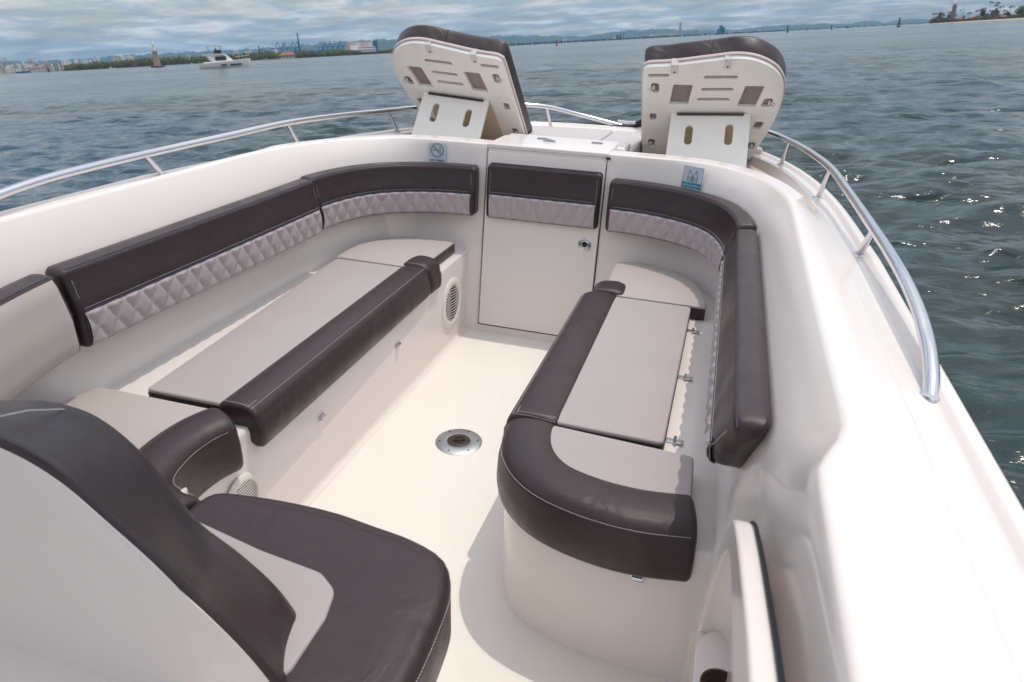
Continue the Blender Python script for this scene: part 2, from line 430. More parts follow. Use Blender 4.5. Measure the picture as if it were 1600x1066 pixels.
rings += [offs(O, 0.008, -0.001), offs(O, 0.014, 0.003), offs(O, 0.020, 0.011), offs(O, 0.025, 0.0135), offs(O, 0.038, 0.0135), offs(O, 0.044, 0.010), offs(O, 0.046, -0.004), offs(O, 0.040, -0.05),
          offs(O, 0.028, -0.055), offs(O, 0.012, -0.20), offs(O, -0.12, -0.75), offs(O, -0.35, -1.3)]
mb = MB(); full = []
for R in rings:
    full.append([Vector((-p.x, p.y, p.z)) for p in reversed(R)] + R[1:])
nn_ = len(full[0])
for R in full: mb.v += [tuple(p) for p in R]
for r in range(len(full)-1):
    for i in range(nn_-1): mb.f.append((r*nn_+i, r*nn_+i+1, (r+1)*nn_+i+1, (r+1)*nn_+i))
hull = mb.build('hull_moulding', M['gelcoat'], boat, ang=50)

# fine dark seam between the coaming and the side deck, on both sides
M['seamgrey'] = mat('grey_seam', (0.66, 0.62, 0.59), 0.7)
for sx in (1, -1):
    pts = []; mb = MB()
    for a, o in zip(A, O):
        if a.y > 0.30 or a.y < -2.5: continue
        x = o.x-0.048; k_ = (x-a.x)/(o.x-a.x)
        pts.append((sx*x, a.y+(o.y-a.y)*k_, a.z+(o.z-a.z)*k_-0.0001))
    if len(pts) > 2: mb.tube(pts, 0.0006, 6); mb.build('deck_seam', M['seamgrey'], boat)

# ---- cockpit sole
mb = MB(); mb.add([(-0.95, YAFT, 0.0), (0.95, YAFT, 0.0), (0.95, 1.0, 0.0), (-0.95, 1.0, 0.0)], [(0, 1, 2, 3)])
mb.build('cockpit_sole', M['sole'], boat, smooth=False)
# cove where the sole meets the port bench and front wall
mb = MB()
for k in range(5):
    a = PI/2*k/4; d = 0.02*(1-math.sin(a)); z = 0.02*(1-math.cos(a))
    mb.v += [(-0.338+0.02-0.02*math.sin(a), -0.70, 0.001+z), (-0.338+0.02-0.02*math.sin(a), 0.95, 0.001+z)]
for k in range(4): mb.f.append((2*k, 2*k+1, 2*k+3, 2*k+2))
mb.build('sole_cove', M['gelcoat'], boat)

# ---- benches
def bench(outline, name, z1=0.386, r=0.014):
    b = MB(); b.slab(outline, -0.01, z1, r, 0.0, seg=4); return b.build(name, M['gelcoat'], boat)
port = [(-0.338, 1.02), (-0.338, -0.62), (-0.350, -0.72), (-0.350, -0.84), (-0.315, -0.90), (-0.24, -0.93), (0.0, -0.935), (0.20, -0.945), (0.27, -0.975), (0.315, -1.05), (0.33, -1.25), (0.33, -1.55), (-0.85, -1.55), (-0.85, 1.02)]
def fil(pts, rs, seg=8): return rpoly(pts, rs, seg)
bench(fil(port, [0, 0.02, 0.05, 0.10, 0.10, 0.06, 0, 0.06, 0.10, 0.1, 0.1, 0, 0, 0]), 'port_bench')
stb_in = [(0.36, 1.02), (0.36, 0.2), (0.335, -0.30), (0.318, -0.42), (0.322, -0.50), (0.345, -0.575), (0.395, -0.645), (0.48, -0.690), (0.58, -0.712), (0.70, -0.722), (0.86, -0.72), (0.86, 1.02)]
sp_ = spline([Vector((x, y, 0)) for x, y in stb_in[:-1]], 0.02)
bench(rpoly([(p.x, p.y) for p in sp_]+[(0.86, 1.02)], 0, 1), 'starboard_bench')

# bench lid strip with its three steel hinges
mbl = MB(); mbl.box((0.425, -0.42, 0.3865), (0.722, 0.49, 0.3895), 0)
mbl.build('bench_lid', M['gelcoat'], boat, smooth=False)
for y in (0.405, 0.04, -0.325):
    mb = MB(); mb.box((0.694, y-0.010, 0.3900), (0.744, y+0.010, 0.3925), 0.001)
    mb.tube([(0.722, y-0.017, 0.3945), (0.722, y+0.017, 0.3945)], 0.0042, 8)
    for xx in (0.731, 0.739):
        for yy in (-0.006, 0.006): mb.lathe([(0.0, 0.0016), (0.003, 0.001), (0.0032, 0)], 8, Matrix.Translation((xx, y+yy, 0.393)))
    mb.build('lid_hinge', M['brushed'], boat)

# ---- front wall: door panel, frame, piano hinge, ring latch
YD, KD = 0.9437, 0.127
def wallpt(x, z, o=0.0): return Vector((x, YD+KD*z-o, z))
dm = basis(wallpt(0, 0), (1, 0, 0), (0, KD, 1))
door = filled(rpoly([(-0.262, 0.042), (0.262, 0.042), (0.262, 0.835), (-0.262, 0.835)], 0.006, 3), [], 0.010, dm @ Matrix.Translation((0, 0, 0.005)), 0.002).build('door', M['gelcoat'], boat)
seamm = MB()
for a, b in (((-0.266, 0.036), (-0.266, 0.842)), ((0.266, 0.036), (0.266, 0.848)), ((-0.266, 0.037), (0.266, 0.037))):
    pa, pb = wallpt(a[0], a[1], 0.002), wallpt(b[0], b[1], 0.002); seamm.tube([pa, pb], 0.0028 if a[0] == b[0] and a[0] < 0 else 0.0022, 6)
seamm.build('door_gap', M['hole'], door)
hg = MB()
for k in range(62):
    z = 0.05+k*0.0126; hg.tube([wallpt(-0.2665, z, 0.0075), wallpt(-0.2665, z+0.009, 0.0075)], 0.0022, 6)
hg.build('piano_hinge', M['brushed'], door)
lm_ = basis(wallpt(0.208, 0.474, 0.011), (1, 0, 0), (0, KD, 1))
mb = MB(); mb.lathe([(0.0, 0.001), (0.018, 0.001), (0.021, 0.0035), (0.026, 0.0045), (0.029, 0.003), (0.030, 0)], 36, lm_)
ring = [lm_ @ Vector((0.017*math.cos(a), 0.017*math.sin(a)-0.002, 0.006)) for a in [2*PI*k/28 for k in range(29)]]
mb.tube(ring, 0.0024, 8); mb.tube([lm_ @ Vector((0.008, -0.008, 0.004)), lm_ @ Vector((0.024, -0.018, 0.008))], 0.004, 8)
mb.build('ring_latch', M['steel'], door)
mb = MB(); mb.lathe([(0, 0.0014), (0.013, 0.0014)], 24, lm_); mb.build('latch_recess', M['hole'], door)
mb = MB(); mb.box((0.262, 1.036, 0.838), (0.279, 1.047, 0.846)); mb.build('corner_gap_shade', M['black'], boat)  # black block standing in for the dark gap at the door's top corner

# lid on top of the doorway, and centre step behind it
mb = MB(); mb.box((-0.27, 1.040, 0.846), (0.268, 1.30, 0.8625), 0.006); mb.build('doorway_top', M['gelcoat'], boat)
mb = MB(); mb.box((-0.30, 1.30, 0.72), (0.30, 1.50, 0.842), 0.012); mb.build('bow_step', M['gelcoat'], boat)
for (x, y) in ((-0.075, 1.265), (0.178, 1.268)):
    mb = MB()
    mb.box((x-0.024, y-0.014, 0.8628), (x+0.024, y+0.014, 0.8648), 0.001); mb.tube([(x-0.024, y, 0.8668), (x+0.024, y, 0.8668)], 0.0038, 8)
    mb.build('deck_hinge', M['brushed'], boat)
mb = MB(); mb.box((-0.060, 1.205, 0.8628), (0.0, 1.219, 0.8668), 0.003); mb.tube([(-0.055, 1.212, 0.868), (-0.03, 1.212, 0.872), (-0.005, 1.212, 0.868)], 0.004, 8)
mb.build('deck_latch', M['brushed'], boat)

# anchor locker lid at the bow
mb = MB(); mb.slab(rpoly([(-0.02, 2.28), (0.62, 2.26), (0.50, 2.44), (0.06, 2.52)], 0.03, 4), 0.70, 0.775, 0.008, 0.0); mb.build('anchor_locker_lid', M['gelcoat'], boat)

# ---- speakers in the port bench face
def speaker_mount(y, z, r, mx, damage):
    mt = Matrix.Translation((mx, y, z)) @ Matrix.Rotation(PI/2, 4, 'Y')
    b = MB(); b.lathe([(r*0.70, 0.003), (r*0.73, 0.007), (r*0.80, 0.009), (r*0.93, 0.007), (r, 0.002), (r, -0.002)], 48, mt)
    for k in range(4):
        a = PI/4+k*PI/2; b.lathe([(0.0, 0.0098), (0.0035, 0.009)], 8, mt @ Matrix.Translation((0.86*r*math.cos(a), 0.86*r*math.sin(a), 0)))
    s = b.build('speaker', M['speaker'], boat)
    d = MB(); d.lathe([(0, 0.0025), (r*0.72, 0.0025)], 32, mt); d.build('speaker_cone', M['hole'], s)
    g = MB(); n = 13
    for k in range(n):
        t = -0.66*r+1.32*r*k/(n-1); h = math.sqrt(max(0, (0.71*r)**2-t*t))
        pts = []
        for j in range(9):
            u = -h+2*h*j/8
            hole = damage and k > 7 and abs(u) < 0.022
            w = 0.004*math.sin(u*60) if damage else 0
            pts.append(mt @ Vector((t*-1+w, u, 0.0065 if not hole else 0.003)))
        g.tube(pts, 0.0019 if not damage else 0.0015, 5)
    g.build('speaker_grille', M['speaker'], s)
    return s
speaker_mount(0.782, 0.195, 0.116, -0.3375, True)
speaker_mount(-0.690, 0.200, 0.072, -0.3425, False)

# bench latches
def bench_latch(mt):
    b = MB(); b.box((-0.016, -0.009, 0), (0.016, 0.009, 0.003), 0.001)
    b.tube([(-0.011, 0.004, 0.008), (0.011, 0.004, 0.008)], 0.0055, 10); b.tube([(-0.011, -0.004, 0.005), (0.011, -0.004, 0.005)], 0.003, 8)
    b.tf(mt); return b.build('bench_latch', M['steel'], boat)
for y, z in ((0.228, 0.234), (-0.312, 0.232)):
    bench_latch(Matrix.Translation((-0.338, y, z)) @ Matrix(((0, 0, 1, 0), (1, 0, 0, 0), (0, 1, 0, 0), (0, 0, 0, 1))))
bench_latch(Matrix.Translation((0.690, -0.7235, 0.284)) @ Matrix(((1, 0, 0, 0), (0, 0, -1, 0), (0, 1, 0, 0), (0, 0, 0, 1))))

# ---- floor drain / table socket
mb = MB(); tr = Matrix.Translation((-0.013, 0.028, 0.001))
mb.lathe([(0.040, 0.004), (0.044, 0.0045), (0.078, 0.0030), (0.083, 0.0)], 48, tr)
tb = mb.build('table_socket', M['brushed'], boat)
for k in range(6):
    mb = MB(); a = 0.35+k*PI/3; mb.lathe([(0, 0.0052), (0.0035, 0.0045), (0.0036, 0.002)], 8, tr @ Matrix.Translation((0.068*math.cos(a), 0.068*math.sin(a), 0)))
    mb.build('screw', M['brown'], tb)
mb = MB(); mb.lathe([(0.022, 0.007), (0.026, 0.0085), (0.036, 0.0075), (0.042, 0.004)], 40, tr); mb.build('socket_collar', M['brown'], tb)
mb = MB(); mb.lathe([(0, 0.0045), (0.023, 0.0045)], 24, tr); mb.build('socket_hole', M['hole'], tb)
mb = MB()
for k in range(2):
    a = 0.5+k*PI/2; c, s = math.cos(a)*0.022, math.sin(a)*0.022
    mb.tube([tr @ Vector((-c, -s, 0.007)), tr @ Vector((c, s, 0.007))], 0.0028, 6)
mb.build('socket_cross', M['brown'], tb)

# ---- stickers on the front wall
STO = 0.012
def sticker(xc, zc, w, h, kind):
    mt = basis(wallpt(xc, zc, 0.017) if kind == 'smoke' else wallpt(xc, zc, 0.052), (1, 0.14 if kind == 'smoke' else -0.50, 0), (0, 0.09, 1))
    b = filled(rpoly([(-w/2, -h/2), (w/2, -h/2), (w/2, h/2), (-w/2, h/2)], 0.002, 2), [], 0.0008, mt)
    s = b.build('notice_sticker', M['decal'], boat, smooth=False)
    up = mt @ Matrix.Translation((0, 0, 0.0008))
    ink = MB()
    def ln(pts, r=0.0008): ink.tube([up @ Vector((x, y, 0)) for x, y in pts], r, 5)
    if kind == 'smoke':
        tagp(s, 'pale blue no-smoking sticker reading NO FUMAR left of the door')
        ln(circ(0, 0.013, 0.030, 32)+[(0.030, 0.013)], 0.0011); ln(circ(0, 0.013, 0.025, 32)+[(0.025, 0.013)], 0.0008)
        ln([(-0.020, 0.030), (0.016, -0.006)], 0.0012); ln([(-0.016, 0.034), (0.020, -0.002)], 0.0012)
        ln([(-0.019, 0.012), (-0.004, 0.012), (-0.004, 0.017), (-0.019, 0.017), (-0.019, 0.012)]); ln([(0.004, 0.015), (0.017, 0.010), (0.018, 0.015), (0.008, 0.020)], 0.001)
        ln([(0.006, 0.022), (0.012, 0.030), (0.018, 0.026), (0.014, 0.018)], 0.0009)
        ink.add(*(lambda q: (q.v, q.f))(textmesh('NO FUMAR', 0.0125, up @ Matrix.Translation((0, -0.031, 0)), bold=0.0003)))
        ln([(-w/2+.002, -h/2+.003), (w/2-.002, -h/2+.003)], 0.001)
    else:
        tagp(s, 'pale blue life-jacket sticker reading USO OBLIGATORIO CHALECO SALVAVIDAS')
        bd = filled(rpoly([(-w/2+.003, -h/2+.003), (w/2-.003, -h/2+.003), (w/2-.003, -h/2+.033), (-w/2+.003, -h/2+.033)], 0.001, 2), [], 0.0006, mt @ Matrix.Translation((0, 0, 0.0006)))
        bd.build('sticker_band', M['tealband'], s, smooth=False)
        for sx in (-1, 1):
            ln([(sx*0.002, 0.010), (sx*0.010, 0.024), (sx*0.012, 0.032), (sx*0.019, 0.032), (sx*0.018, 0.018), (sx*0.022, 0.010), (sx*0.022, -0.012), (sx*0.002, -0.012), (sx*0.002, 0.010)])
            for yy in (0.006, 0.0, -0.006): ln([(sx*0.003, yy), (sx*0.021, yy)], 0.0008)
            ln([(sx*0.012, 0.026), (sx*0.017, 0.026)], 0.001)
        ln(circ(0, 0.004, 0.003, 8), 0.0008); ln(circ(0, -0.005, 0.003, 8), 0.0008)
        ink.add(*(lambda q: (q.v, q.f))(textmesh('USO OBLIGATORIO', 0.0098, up @ Matrix.Translation((0, -0.0215, 0.0004)), bold=0.0003)))
        ink.add(*(lambda q: (q.v, q.f))(textmesh('CHALECO SALVAVIDAS', 0.0084, up @ Matrix.Translation((0, -0.0335, 0.0004)), bold=0.0003)))
        ln([(-w/2, -h/2), (w/2, -h/2), (w/2, h/2), (-w/2, h/2), (-w/2, -h/2)], 0.0006)
    ink.build('printed_ink', M['ink'], s, smooth=False)
sticker(-0.500, 0.802, 0.080, 0.088, 'smoke')
sticker(0.625, 0.800, 0.088, 0.092, 'vest')

# ---- bow rail with stanchions
rail_r = [(1.114, -0.752, 0.818), (1.118, -0.715, 0.842), (1.123, -0.65, 0.866), (1.126, -0.55, 0.888), (1.127, -0.40, 0.904), (1.126, -0.20, 0.911), (1.122, 0.0, 0.914), (1.114, 0.40, 0.917), (1.100, 0.795, 0.920), (1.065, 1.20, 0.908), (1.009, 1.579, 0.893),
          (0.90, 1.95, 0.885), (0.70, 2.24, 0.877), (0.38, 2.44, 0.868), (0.18, 2.555, 0.82), (0.05, 2.60, 0.765)]
for sx in (1, -1):
    tail = [(0.38, 2.44, 0.868), (0.18, 2.555, 0.82), (-0.09, 2.60, 0.765)] if sx < 0 else [(0.46, 2.42, 0.86), (0.40, 2.46, 0.80), (0.38, 2.48, 0.765)]
    path = spline([Vector((sx*x, y, z)) for x, y, z in rail_r[:-3]+tail], 0.02)
    mb = MB(); mb.tube(path, 0.0130, 16)
    rl = mb.build('bow_rail', M['steel'], boat)
    tagp(rl, 'stainless bow rail on the starboard gunwale' if sx > 0 else 'stainless bow rail on the port gunwale')
    for (x, y, z), (bx, by) in (((1.122, 0.0, 0.914), (1.112, 0.055)), ((1.100, 0.795, 0.920), (1.088, 0.86)), ((1.009, 1.579, 0.893), (1.000, 1.665)), ((0.36, 2.45, 0.866), (0.34, 2.50)))[:4 if sx < 0 else 3]:
        s = MB(); bz = deckz(by)
        s.tube([(sx*x, y, z-0.004), (sx*bx, by, bz+0.002)], 0.0095, 12)
        s.lathe([(0.0, 0.006), (0.015, 0.005), (0.019, 0.001), (0.019, -0.004)], 16, Matrix.Translation((sx*bx, by, bz)))
        s.build('stanchion', M['steel'], rl)
    s = MB(); s.lathe([(0.0, 0.007), (0.017, 0.006), (0.021, 0.001), (0.021, -0.004)], 16, Matrix.Translation((sx*1.115, -0.742, deckz(0)))); s.build('rail_foot', M['steel'], rl)

# ---- bow cleat with black mooring line
mb = MB(); mb.box((0.09, 2.565, 0.75), (0.16, 2.60, 0.772), 0.006); mb.tube([(0.07, 2.58, 0.795), (0.125, 2.58, 0.790), (0.18, 2.58, 0.795)], 0.009, 8); mb.build('bow_cleat', M['steel'], boat)
mb = MB(); path = spline([(0.04, 2.50, 0.765), (0.10, 2.50, 0.772), (0.17, 2.52, 0.775), (0.24, 2.51, 0.80), (0.30, 2.49, 0.82), (0.34, 2.44, 0.85), (0.40, 2.40, 0.80)], 0.01)
mb.tube(path, 0.012, 8); mb.tube(spline([(0.20, 2.47, 0.80), (0.25, 2.45, 0.83), (0.29, 2.48, 0.84), (0.27, 2.52, 0.81), (0.21, 2.51, 0.80)], 0.01), 0.014, 8)
ro = mb.build('mooring_line', M['rope'], None, origin=(0.2, 2.5, 0.78)); tagp(ro, 'coiled black mooring line at the very bow, half hidden by the right sunpad lid', 'rope'); BOAT_ROOTS.append(ro)

# ---- storage pocket with cup holder in the starboard side
front = [(-0.742, 0.20), (-0.770, 0.30), (-0.845, 0.50), (-0.930, 0.635), (-0.985, 0.690), (-1.060, 0.722), (-1.20, 0.765), (-1.40, 0.815), (-1.75, 0.86)]
fm = Matrix(((0, 0, 1, 0.842), (1, 0, 0, 0), (0, 1, 0, 0), (0, 0, 0, 1)))
fe = [(p.x, p.y) for p in spline([Vector((a, b, 0)) for a, b in front], 0.02)]
fin = fe+[(-1.75, 0.004), (-0.742, 0.004)]
hole = [(p.x, p.y) for p in spline([Vector((a, b, 0)) for a, b in ((-0.80, 0.255), (-0.825, 0.34), (-0.885, 0.49), (-0.955, 0.600), (-1.02, 0.650), (-1.12, 0.678), (-1.25, 0.70))], 0.02)]+[(-1.45, 0.70), (-1.45, 0.255)]
pr_ = filled(fin, [hole], 0.016, fm, 0.006).build('storage_pocket', M['gelcoat'], boat)
bs = MB(); n = len(hole); sh = []
for k in range(8):
    a = PI/2*k/7; dx = 0.040*math.sin(a); sc = 1-0.20*(1-math.cos(a))
    sh.append([(0.842+dx, -1.12+(y+1.12)*sc, 0.30+(z-0.30)*(sc if z > 0.3 else 1)) for y, z in hole])
for r in sh: bs.v += r
for r in range(7):
    for i in range(n): bs.f.append((r*n+i, r*n+(i+1) % n, (r+1)*n+(i+1) % n, (r+1)*n+i))
bs.f.append(tuple(7*n+i for i in range(n)))
bs.build('pocket_bin', M['gelcoat'], pr_)
sl = MB(); sl.tube([(0.857, y-0.003, z+0.003) for y, z in fe[4:]], 0.0032, 6); sl.build('rim_gap_shade', M['gapshade'], pr_)  # dark tube standing in for the shaded gap between rim and wall
shm = Matrix.Translation((0.874, -0.945, 0.285))
sf = filled(rpoly([(-0.052, -0.30), (0.036, -0.30), (0.036, 0.10), (0.0, 0.125), (-0.030, 0.115), (-0.052, 0.08)], 0.02, 5), [circ(-0.004, -0.005, 0.034, 32)], 0.010, shm, 0.003)
sf.build('cup_shelf', M['gelcoat'], pr_)
sf = MB(); sf.lathe([(0.038, 0.007), (0.036, 0.0085), (0.033, 0.007), (0.031, -0.01), (0.029, -0.08), (0.0, -0.08)], 32, shm @ Matrix.Translation((-0.004, -0.005, 0))); sf.build('cup_holder', M['cup'], pr_)
sf = MB(); sf.lathe([(0.043, 0.004), (0.041, 0.0075), (0.036, 0.0080)], 32, shm @ Matrix.Translation((-0.004, -0.005, 0))); sf.build('cup_rim', M['speaker'], pr_)

# ---- helm console: rounded white moulding behind the console seat
def extr(outl_y0, y0, y1, r, seg=5):
    """outline in x-z pulled along y with rounded ends"""
    mb = MB(); o = outl_y0; rs = []
    rs = [(r*(1-math.sin(PI/2*k/seg)), y0-r*(1-math.cos(PI/2*k/seg))) for k in range(seg+1)]
    rs2 = [(r*(1-math.sin(PI/2*k/seg)), y1+r*(1-math.cos(PI/2*k/seg))) for k in range(seg, -1, -1)]
    n = len(o); al = rs+rs2
    for d, y in al: mb.v += [(x, y, z) for x, z in inset(o, d)]
    for q in range(len(al)-1):
        for i in range(n):
            j = (i+1) % n; mb.f.append((q*n+i, q*n+j, (q+1)*n+j, (q+1)*n+i))
    mb.f.append(tuple(range(n))); mb.f.append(tuple((len(al)-1)*n+i for i in reversed(range(n))))
    return mb
cons_top = [(-0.66, 0.60), (-0.56, 0.74), (-0.44, 0.80), (-0.30, 0.828), (-0.157, 0.819), (-0.077, 0.791), (0.003, 0.730), (0.074, 0.668), (0.140, 0.590), (0.200, 0.495), (0.235, 0.40), (0.25, 0.20)]
ct = [(p.x, p.y) for p in spline([Vector((x, z, 0)) for x, z in cons_top], 0.012)]
b = MB(); rows = 12
def yaft(x): return -1.335+0.16*max(0.0, x-0.10)
edge = [(0.0, 0.030, 0), (0.004, 0.012, 0), (0.012, 0.003, 0)]
for i, (x, z) in enumerate(ct):
    p0, p1 = ct[max(i-1, 0)], ct[min(i+1, len(ct)-1)]; t_ = Vector((p1[0]-p0[0], p1[1]-p0[1])).normalized(); nx_, nz_ = -t_.y*-1, -t_.x
    y = yaft(x)
    b.v += [(x, y+0.017, z-0.006), (x, y+0.004, z)]
    for k in range(1, 5):
        a = PI/2*k/4; d = 0.004*(1-math.cos(a)); b.v.append((x-t_.y*-1*-d, y+0.004-0.004*math.sin(a), z-t_.x*d))
    xb, zb = b.v[-1][0], b.v[-1][2]
    for r in range(1, rows+1): b.v.append((xb, yaft(xb), zb*(1-r/rows)))
m_ = 6+rows
for i in range(len(ct)-1):
    for r in range(m_-1): b.f.append((i*m_+r, i*m_+r+1, (i+1)*m_+r+1, (i+1)*m_+r))
b.build('console_shell', M['gelcoat'], boat, ang=60)

# hardtop over the helm: above and behind the lens, it shades the console and the near backrest
ht = rpoly([(-0.80, -0.84), (0.395, -0.84), (0.395, -2.7), (-0.80, -2.7)], [0.12, 0.26, 0.12, 0.12], 8)
mb = MB(); mb.slab(ht, 2.08, 2.12, 0.015, 0.01); mb.build('hardtop', M['gelcoat'], boat)
for x, y, bx, by in ((-0.55, -1.75, -0.60, -1.95), (0.10, -2.30, 0.12, -2.35), (-0.55, -2.5, -0.60, -2.6)):
    mb = MB(); mb.tube([(bx, by, 0.0), (x, y, 2.08)], 0.022, 12); mb.build('hardtop_post', M['steel'], boat)

# ================================================================== CUSHIONS
def roll_profile(w, z0, z1, r=0.03, lip=0.010):
    """bolster cross-section: out = distance inboard from the inner seam; full, rounded outer shoulder"""
    p = [(0, z1-0.014), (0.004, z1-0.006), (0.014, z1-0.001), (w*0.25, z1+0.0045), (w*0.45, z1+0.0055)]
    rx, rz = w*0.50, 0.052
    for k in range(9):
        a = PI/2*k/8; p.append((w-rx+rx*math.sin(a)**0.9, z1+0.0050-rz+rz*max(0.0, math.cos(a))**0.8))
    p += [(w+0.0055, (z0+z1)/2+0.004), (w+0.0075, z0+0.035), (w+0.005, z0+0.014), (w-0.003, z0+0.003), (w-0.018, z0), (w-0.030, z0+0.012), (w-0.03, 0.392), (0, 0.392)]
    return p
def seat_cushion(label, group, loc, pads, rolls, seams, padmat='grey', name='seat_cushion', base=None):
    root = empty(name, loc, label, 'cushion', group)
    for o, z0, z1, r in pads:
        b = MB(); b.slab(o, z0, z1, r, 0.004, seg=4, puff=0.0022); b.build('pad', M[padmat], root)
    for o, z0, z1, r in (base or []):
        b = MB(); b.slab(o, z0, z1, r, 0.004, seg=4); b.build('boxing', M['dark'], root)
    for path, prof, rend, side in rolls:
        sweep(path, prof, rend, side).build('bolster', M['dark'], root)
    for s in seams: stitches(s).build('stitching', M['thread'], root, smooth=False)
    return root
GS = 'seat cushions on the side benches'
def roll_seam(path, w, z, side, zo=0.0):
    return [(p.x+n.x*side*w, p.y+n.y*side*w, z+zo) for p, t, n, l in frames(path)]
def V3(pts): return [Vector((x, y, 0)) for x, y in pts]

for sx, word, wh in ((-1, 'port', 'left'), (1, 'starboard', 'right')):
    S = lambda pts: [(sx*x, y) for x, y in pts]
    # long seat ------------------------------------------------------------
    y0 = -0.63 if sx < 0 else -0.418
    y1 = 0.512
    xo = 0.655 if sx < 0 else 0.697
    xo2 = 0.742 if sx < 0 else 0.702
    xi0, xi1 = (0.428, 0.450) if sx < 0 else (0.432, 0.434)
    ol = rpoly(S([(xi0-0.02, y0+0.004), (xo, y0), (xo2, y1), (xi1-0.02, y1)]), 0.014, 4)
    bol = rpoly(S([(xi0-0.02, y0+0.006), (xo+0.0015, y0-0.0015), (xo2+0.0015, y1+0.0015), (xi1-0.02, y1-0.002)]), 0.014, 4)
    w0 = 0.122 if sx < 0 else 0.142
    path = spline(V3(S([(xi0, y0-0.004), ((xi0+xi1)/2, -0.05), (xi1, y1+0.006)])), 0.02)
    side = -1 if sx < 0 else 1
    side = 1 if sx < 0 else -1          # travelling towards the bow, inboard is to the right on the port side
    prof = roll_profile(w0, 0.325, 0.446, 0.032)
    seam = roll_seam(path, w0-0.020, 0.4445, side)
    e0 = [(path[0].x+side*0.0, path[0].y+0.012, 0.447)]
    ends = [[(sx*(xi0-0.005), y0-0.003+0.006, 0.4525), (sx*(xi0-0.06), y0+0.001, 0.4545), (sx*(xi0-w0+0.03), y0+0.001, 0.4525)]]
    tr_ = [(x, y, 0.4385) for x, y in inset(ol, 0.003)]
    r = seat_cushion('long light grey seat cushion with dark bolster on the %s bench' % wh, GS, (sx*0.58, 0, 0.39),
                 [(ol, 0.4275, 0.4400, 0.006)], [(path, prof, 0.014, side)], [seam, roll_seam(path[:3], w0-0.03, 0.448, side)] + ends, base=[(bol, 0.3905, 0.430, 0.004)])
    # front corner ----------------------------------------------------------
    arc = [(0.365, 0.905), (0.46, 0.945), (0.56, 0.898), (0.645, 0.865), (0.70, 0.77), (0.738, 0.65), (0.752, 0.56), (0.752, 0.522)]
    if sx < 0: arc = [(0.372, 0.905), (0.46, 0.898), (0.57, 0.915), (0.66, 0.87), (0.725, 0.78), (0.752, 0.66), (0.752, 0.56), (0.750, 0.522)]
    oc = [(p.x, p.y) for p in spline(V3(arc), 0.03)]+[(0.40, 0.522), (0.372, 0.60)]
    oc = rpoly(S(oc), 0.0, 2)
    cap = spline(V3(S([(0.452, 0.520), (0.452, 0.60), (0.445, 0.655)])), 0.01)
    prof2 = roll_profile(0.125, 0.325, 0.452, 0.034)
    bo2 = [(x, y) for x, y in inset(oc, -0.0015)]
    seat_cushion('beige quarter-round seat cushion with short dark bolster end at the front of the %s bench' % wh, GS, (sx*0.58, 0.7, 0.39),
                 [(oc, 0.430, 0.4410, 0.005)], [(cap, prof2, 0.024, side)],
                 [[(sx*0.448, 0.527, 0.4545), (sx*0.40, 0.525, 0.457), (sx*0.35, 0.5265, 0.4535)], [(x, y, 0.4395) for x, y in inset(oc, 0.002)][:60]], 'cream', base=[(bo2, 0.3905, 0.4325, 0.004)])

# starboard aft cushion: bolster turns round the bench end
bp = spline(V3([(0.431, -0.428), (0.436, -0.475), (0.452, -0.535), (0.482, -0.580), (0.530, -0.607), (0.60, -0.620), (0.68, -0.618), (0.775, -0.594)]), 0.012)
bp = spline(V3([(0.431, -0.426), (0.434, -0.465), (0.452, -0.528), (0.492, -0.578), (0.560, -0.606), (0.66, -0.618), (0.778, -0.600)]), 0.012)
prof = roll_profile(0.132, 0.305, 0.446, 0.030)
pad = rpoly([(0.400, -0.430), (0.772, -0.452), (0.776, -0.625), (0.44, -0.625), (0.395, -0.58)], [0.012, 0.014, 0.012, 0.02, 0.02], 5)
seat_cushion('right aft seat cushion, its wide dark bolster curving round the bench end', GS, (0.6, -0.55, 0.39),
             [(pad, 0.4285, 0.4410, 0.006)], [(bp, prof, 0.012, 1)], [roll_seam(bp[1:-1], 0.1315, 0.4285, 1, 0.0), [(0.428, -0.436, 0.4515), (0.36, -0.430, 0.4525), (0.305, -0.424, 0.4475)]],
             base=[([(x, y) for x, y in inset(pad, -0.0015)], 0.3905, 0.431, 0.004)])
# port aft cushion: bolster bends the other way into the console seat
bp = spline(V3([(-0.425, -0.650), (-0.452, -0.72), (-0.462, -0.80), (-0.455, -0.88), (-0.425, -0.97), (-0.37, -1.03), (-0.29, -1.06), (-0.22, -1.07)]), 0.012)
pad = rpoly([(-0.42, -0.655), (-0.780, -0.660), (-0.812, -0.80), (-0.80, -1.0), (-0.70, -1.2), (-0.40, -1.2), (-0.40, -0.98)], [0.013, 0.02, 0.05, 0.05, 0.02, 0.02, 0.02], 5)
seat_cushion('port aft seat cushion with beige pad and dark bolster bending into the console seat', GS, (-0.55, -0.85, 0.39),
             [(pad, 0.4285, 0.4400, 0.006)], [(bp, roll_profile(0.118, 0.305, 0.452, 0.034), 0.016, -1)], [roll_seam(bp[2:-2], 0.1185, 0.4300, -1)], 'cream',
             base=[([(x, y) for x, y in inset(pad, -0.0015)], 0.3905, 0.431, 0.004)])

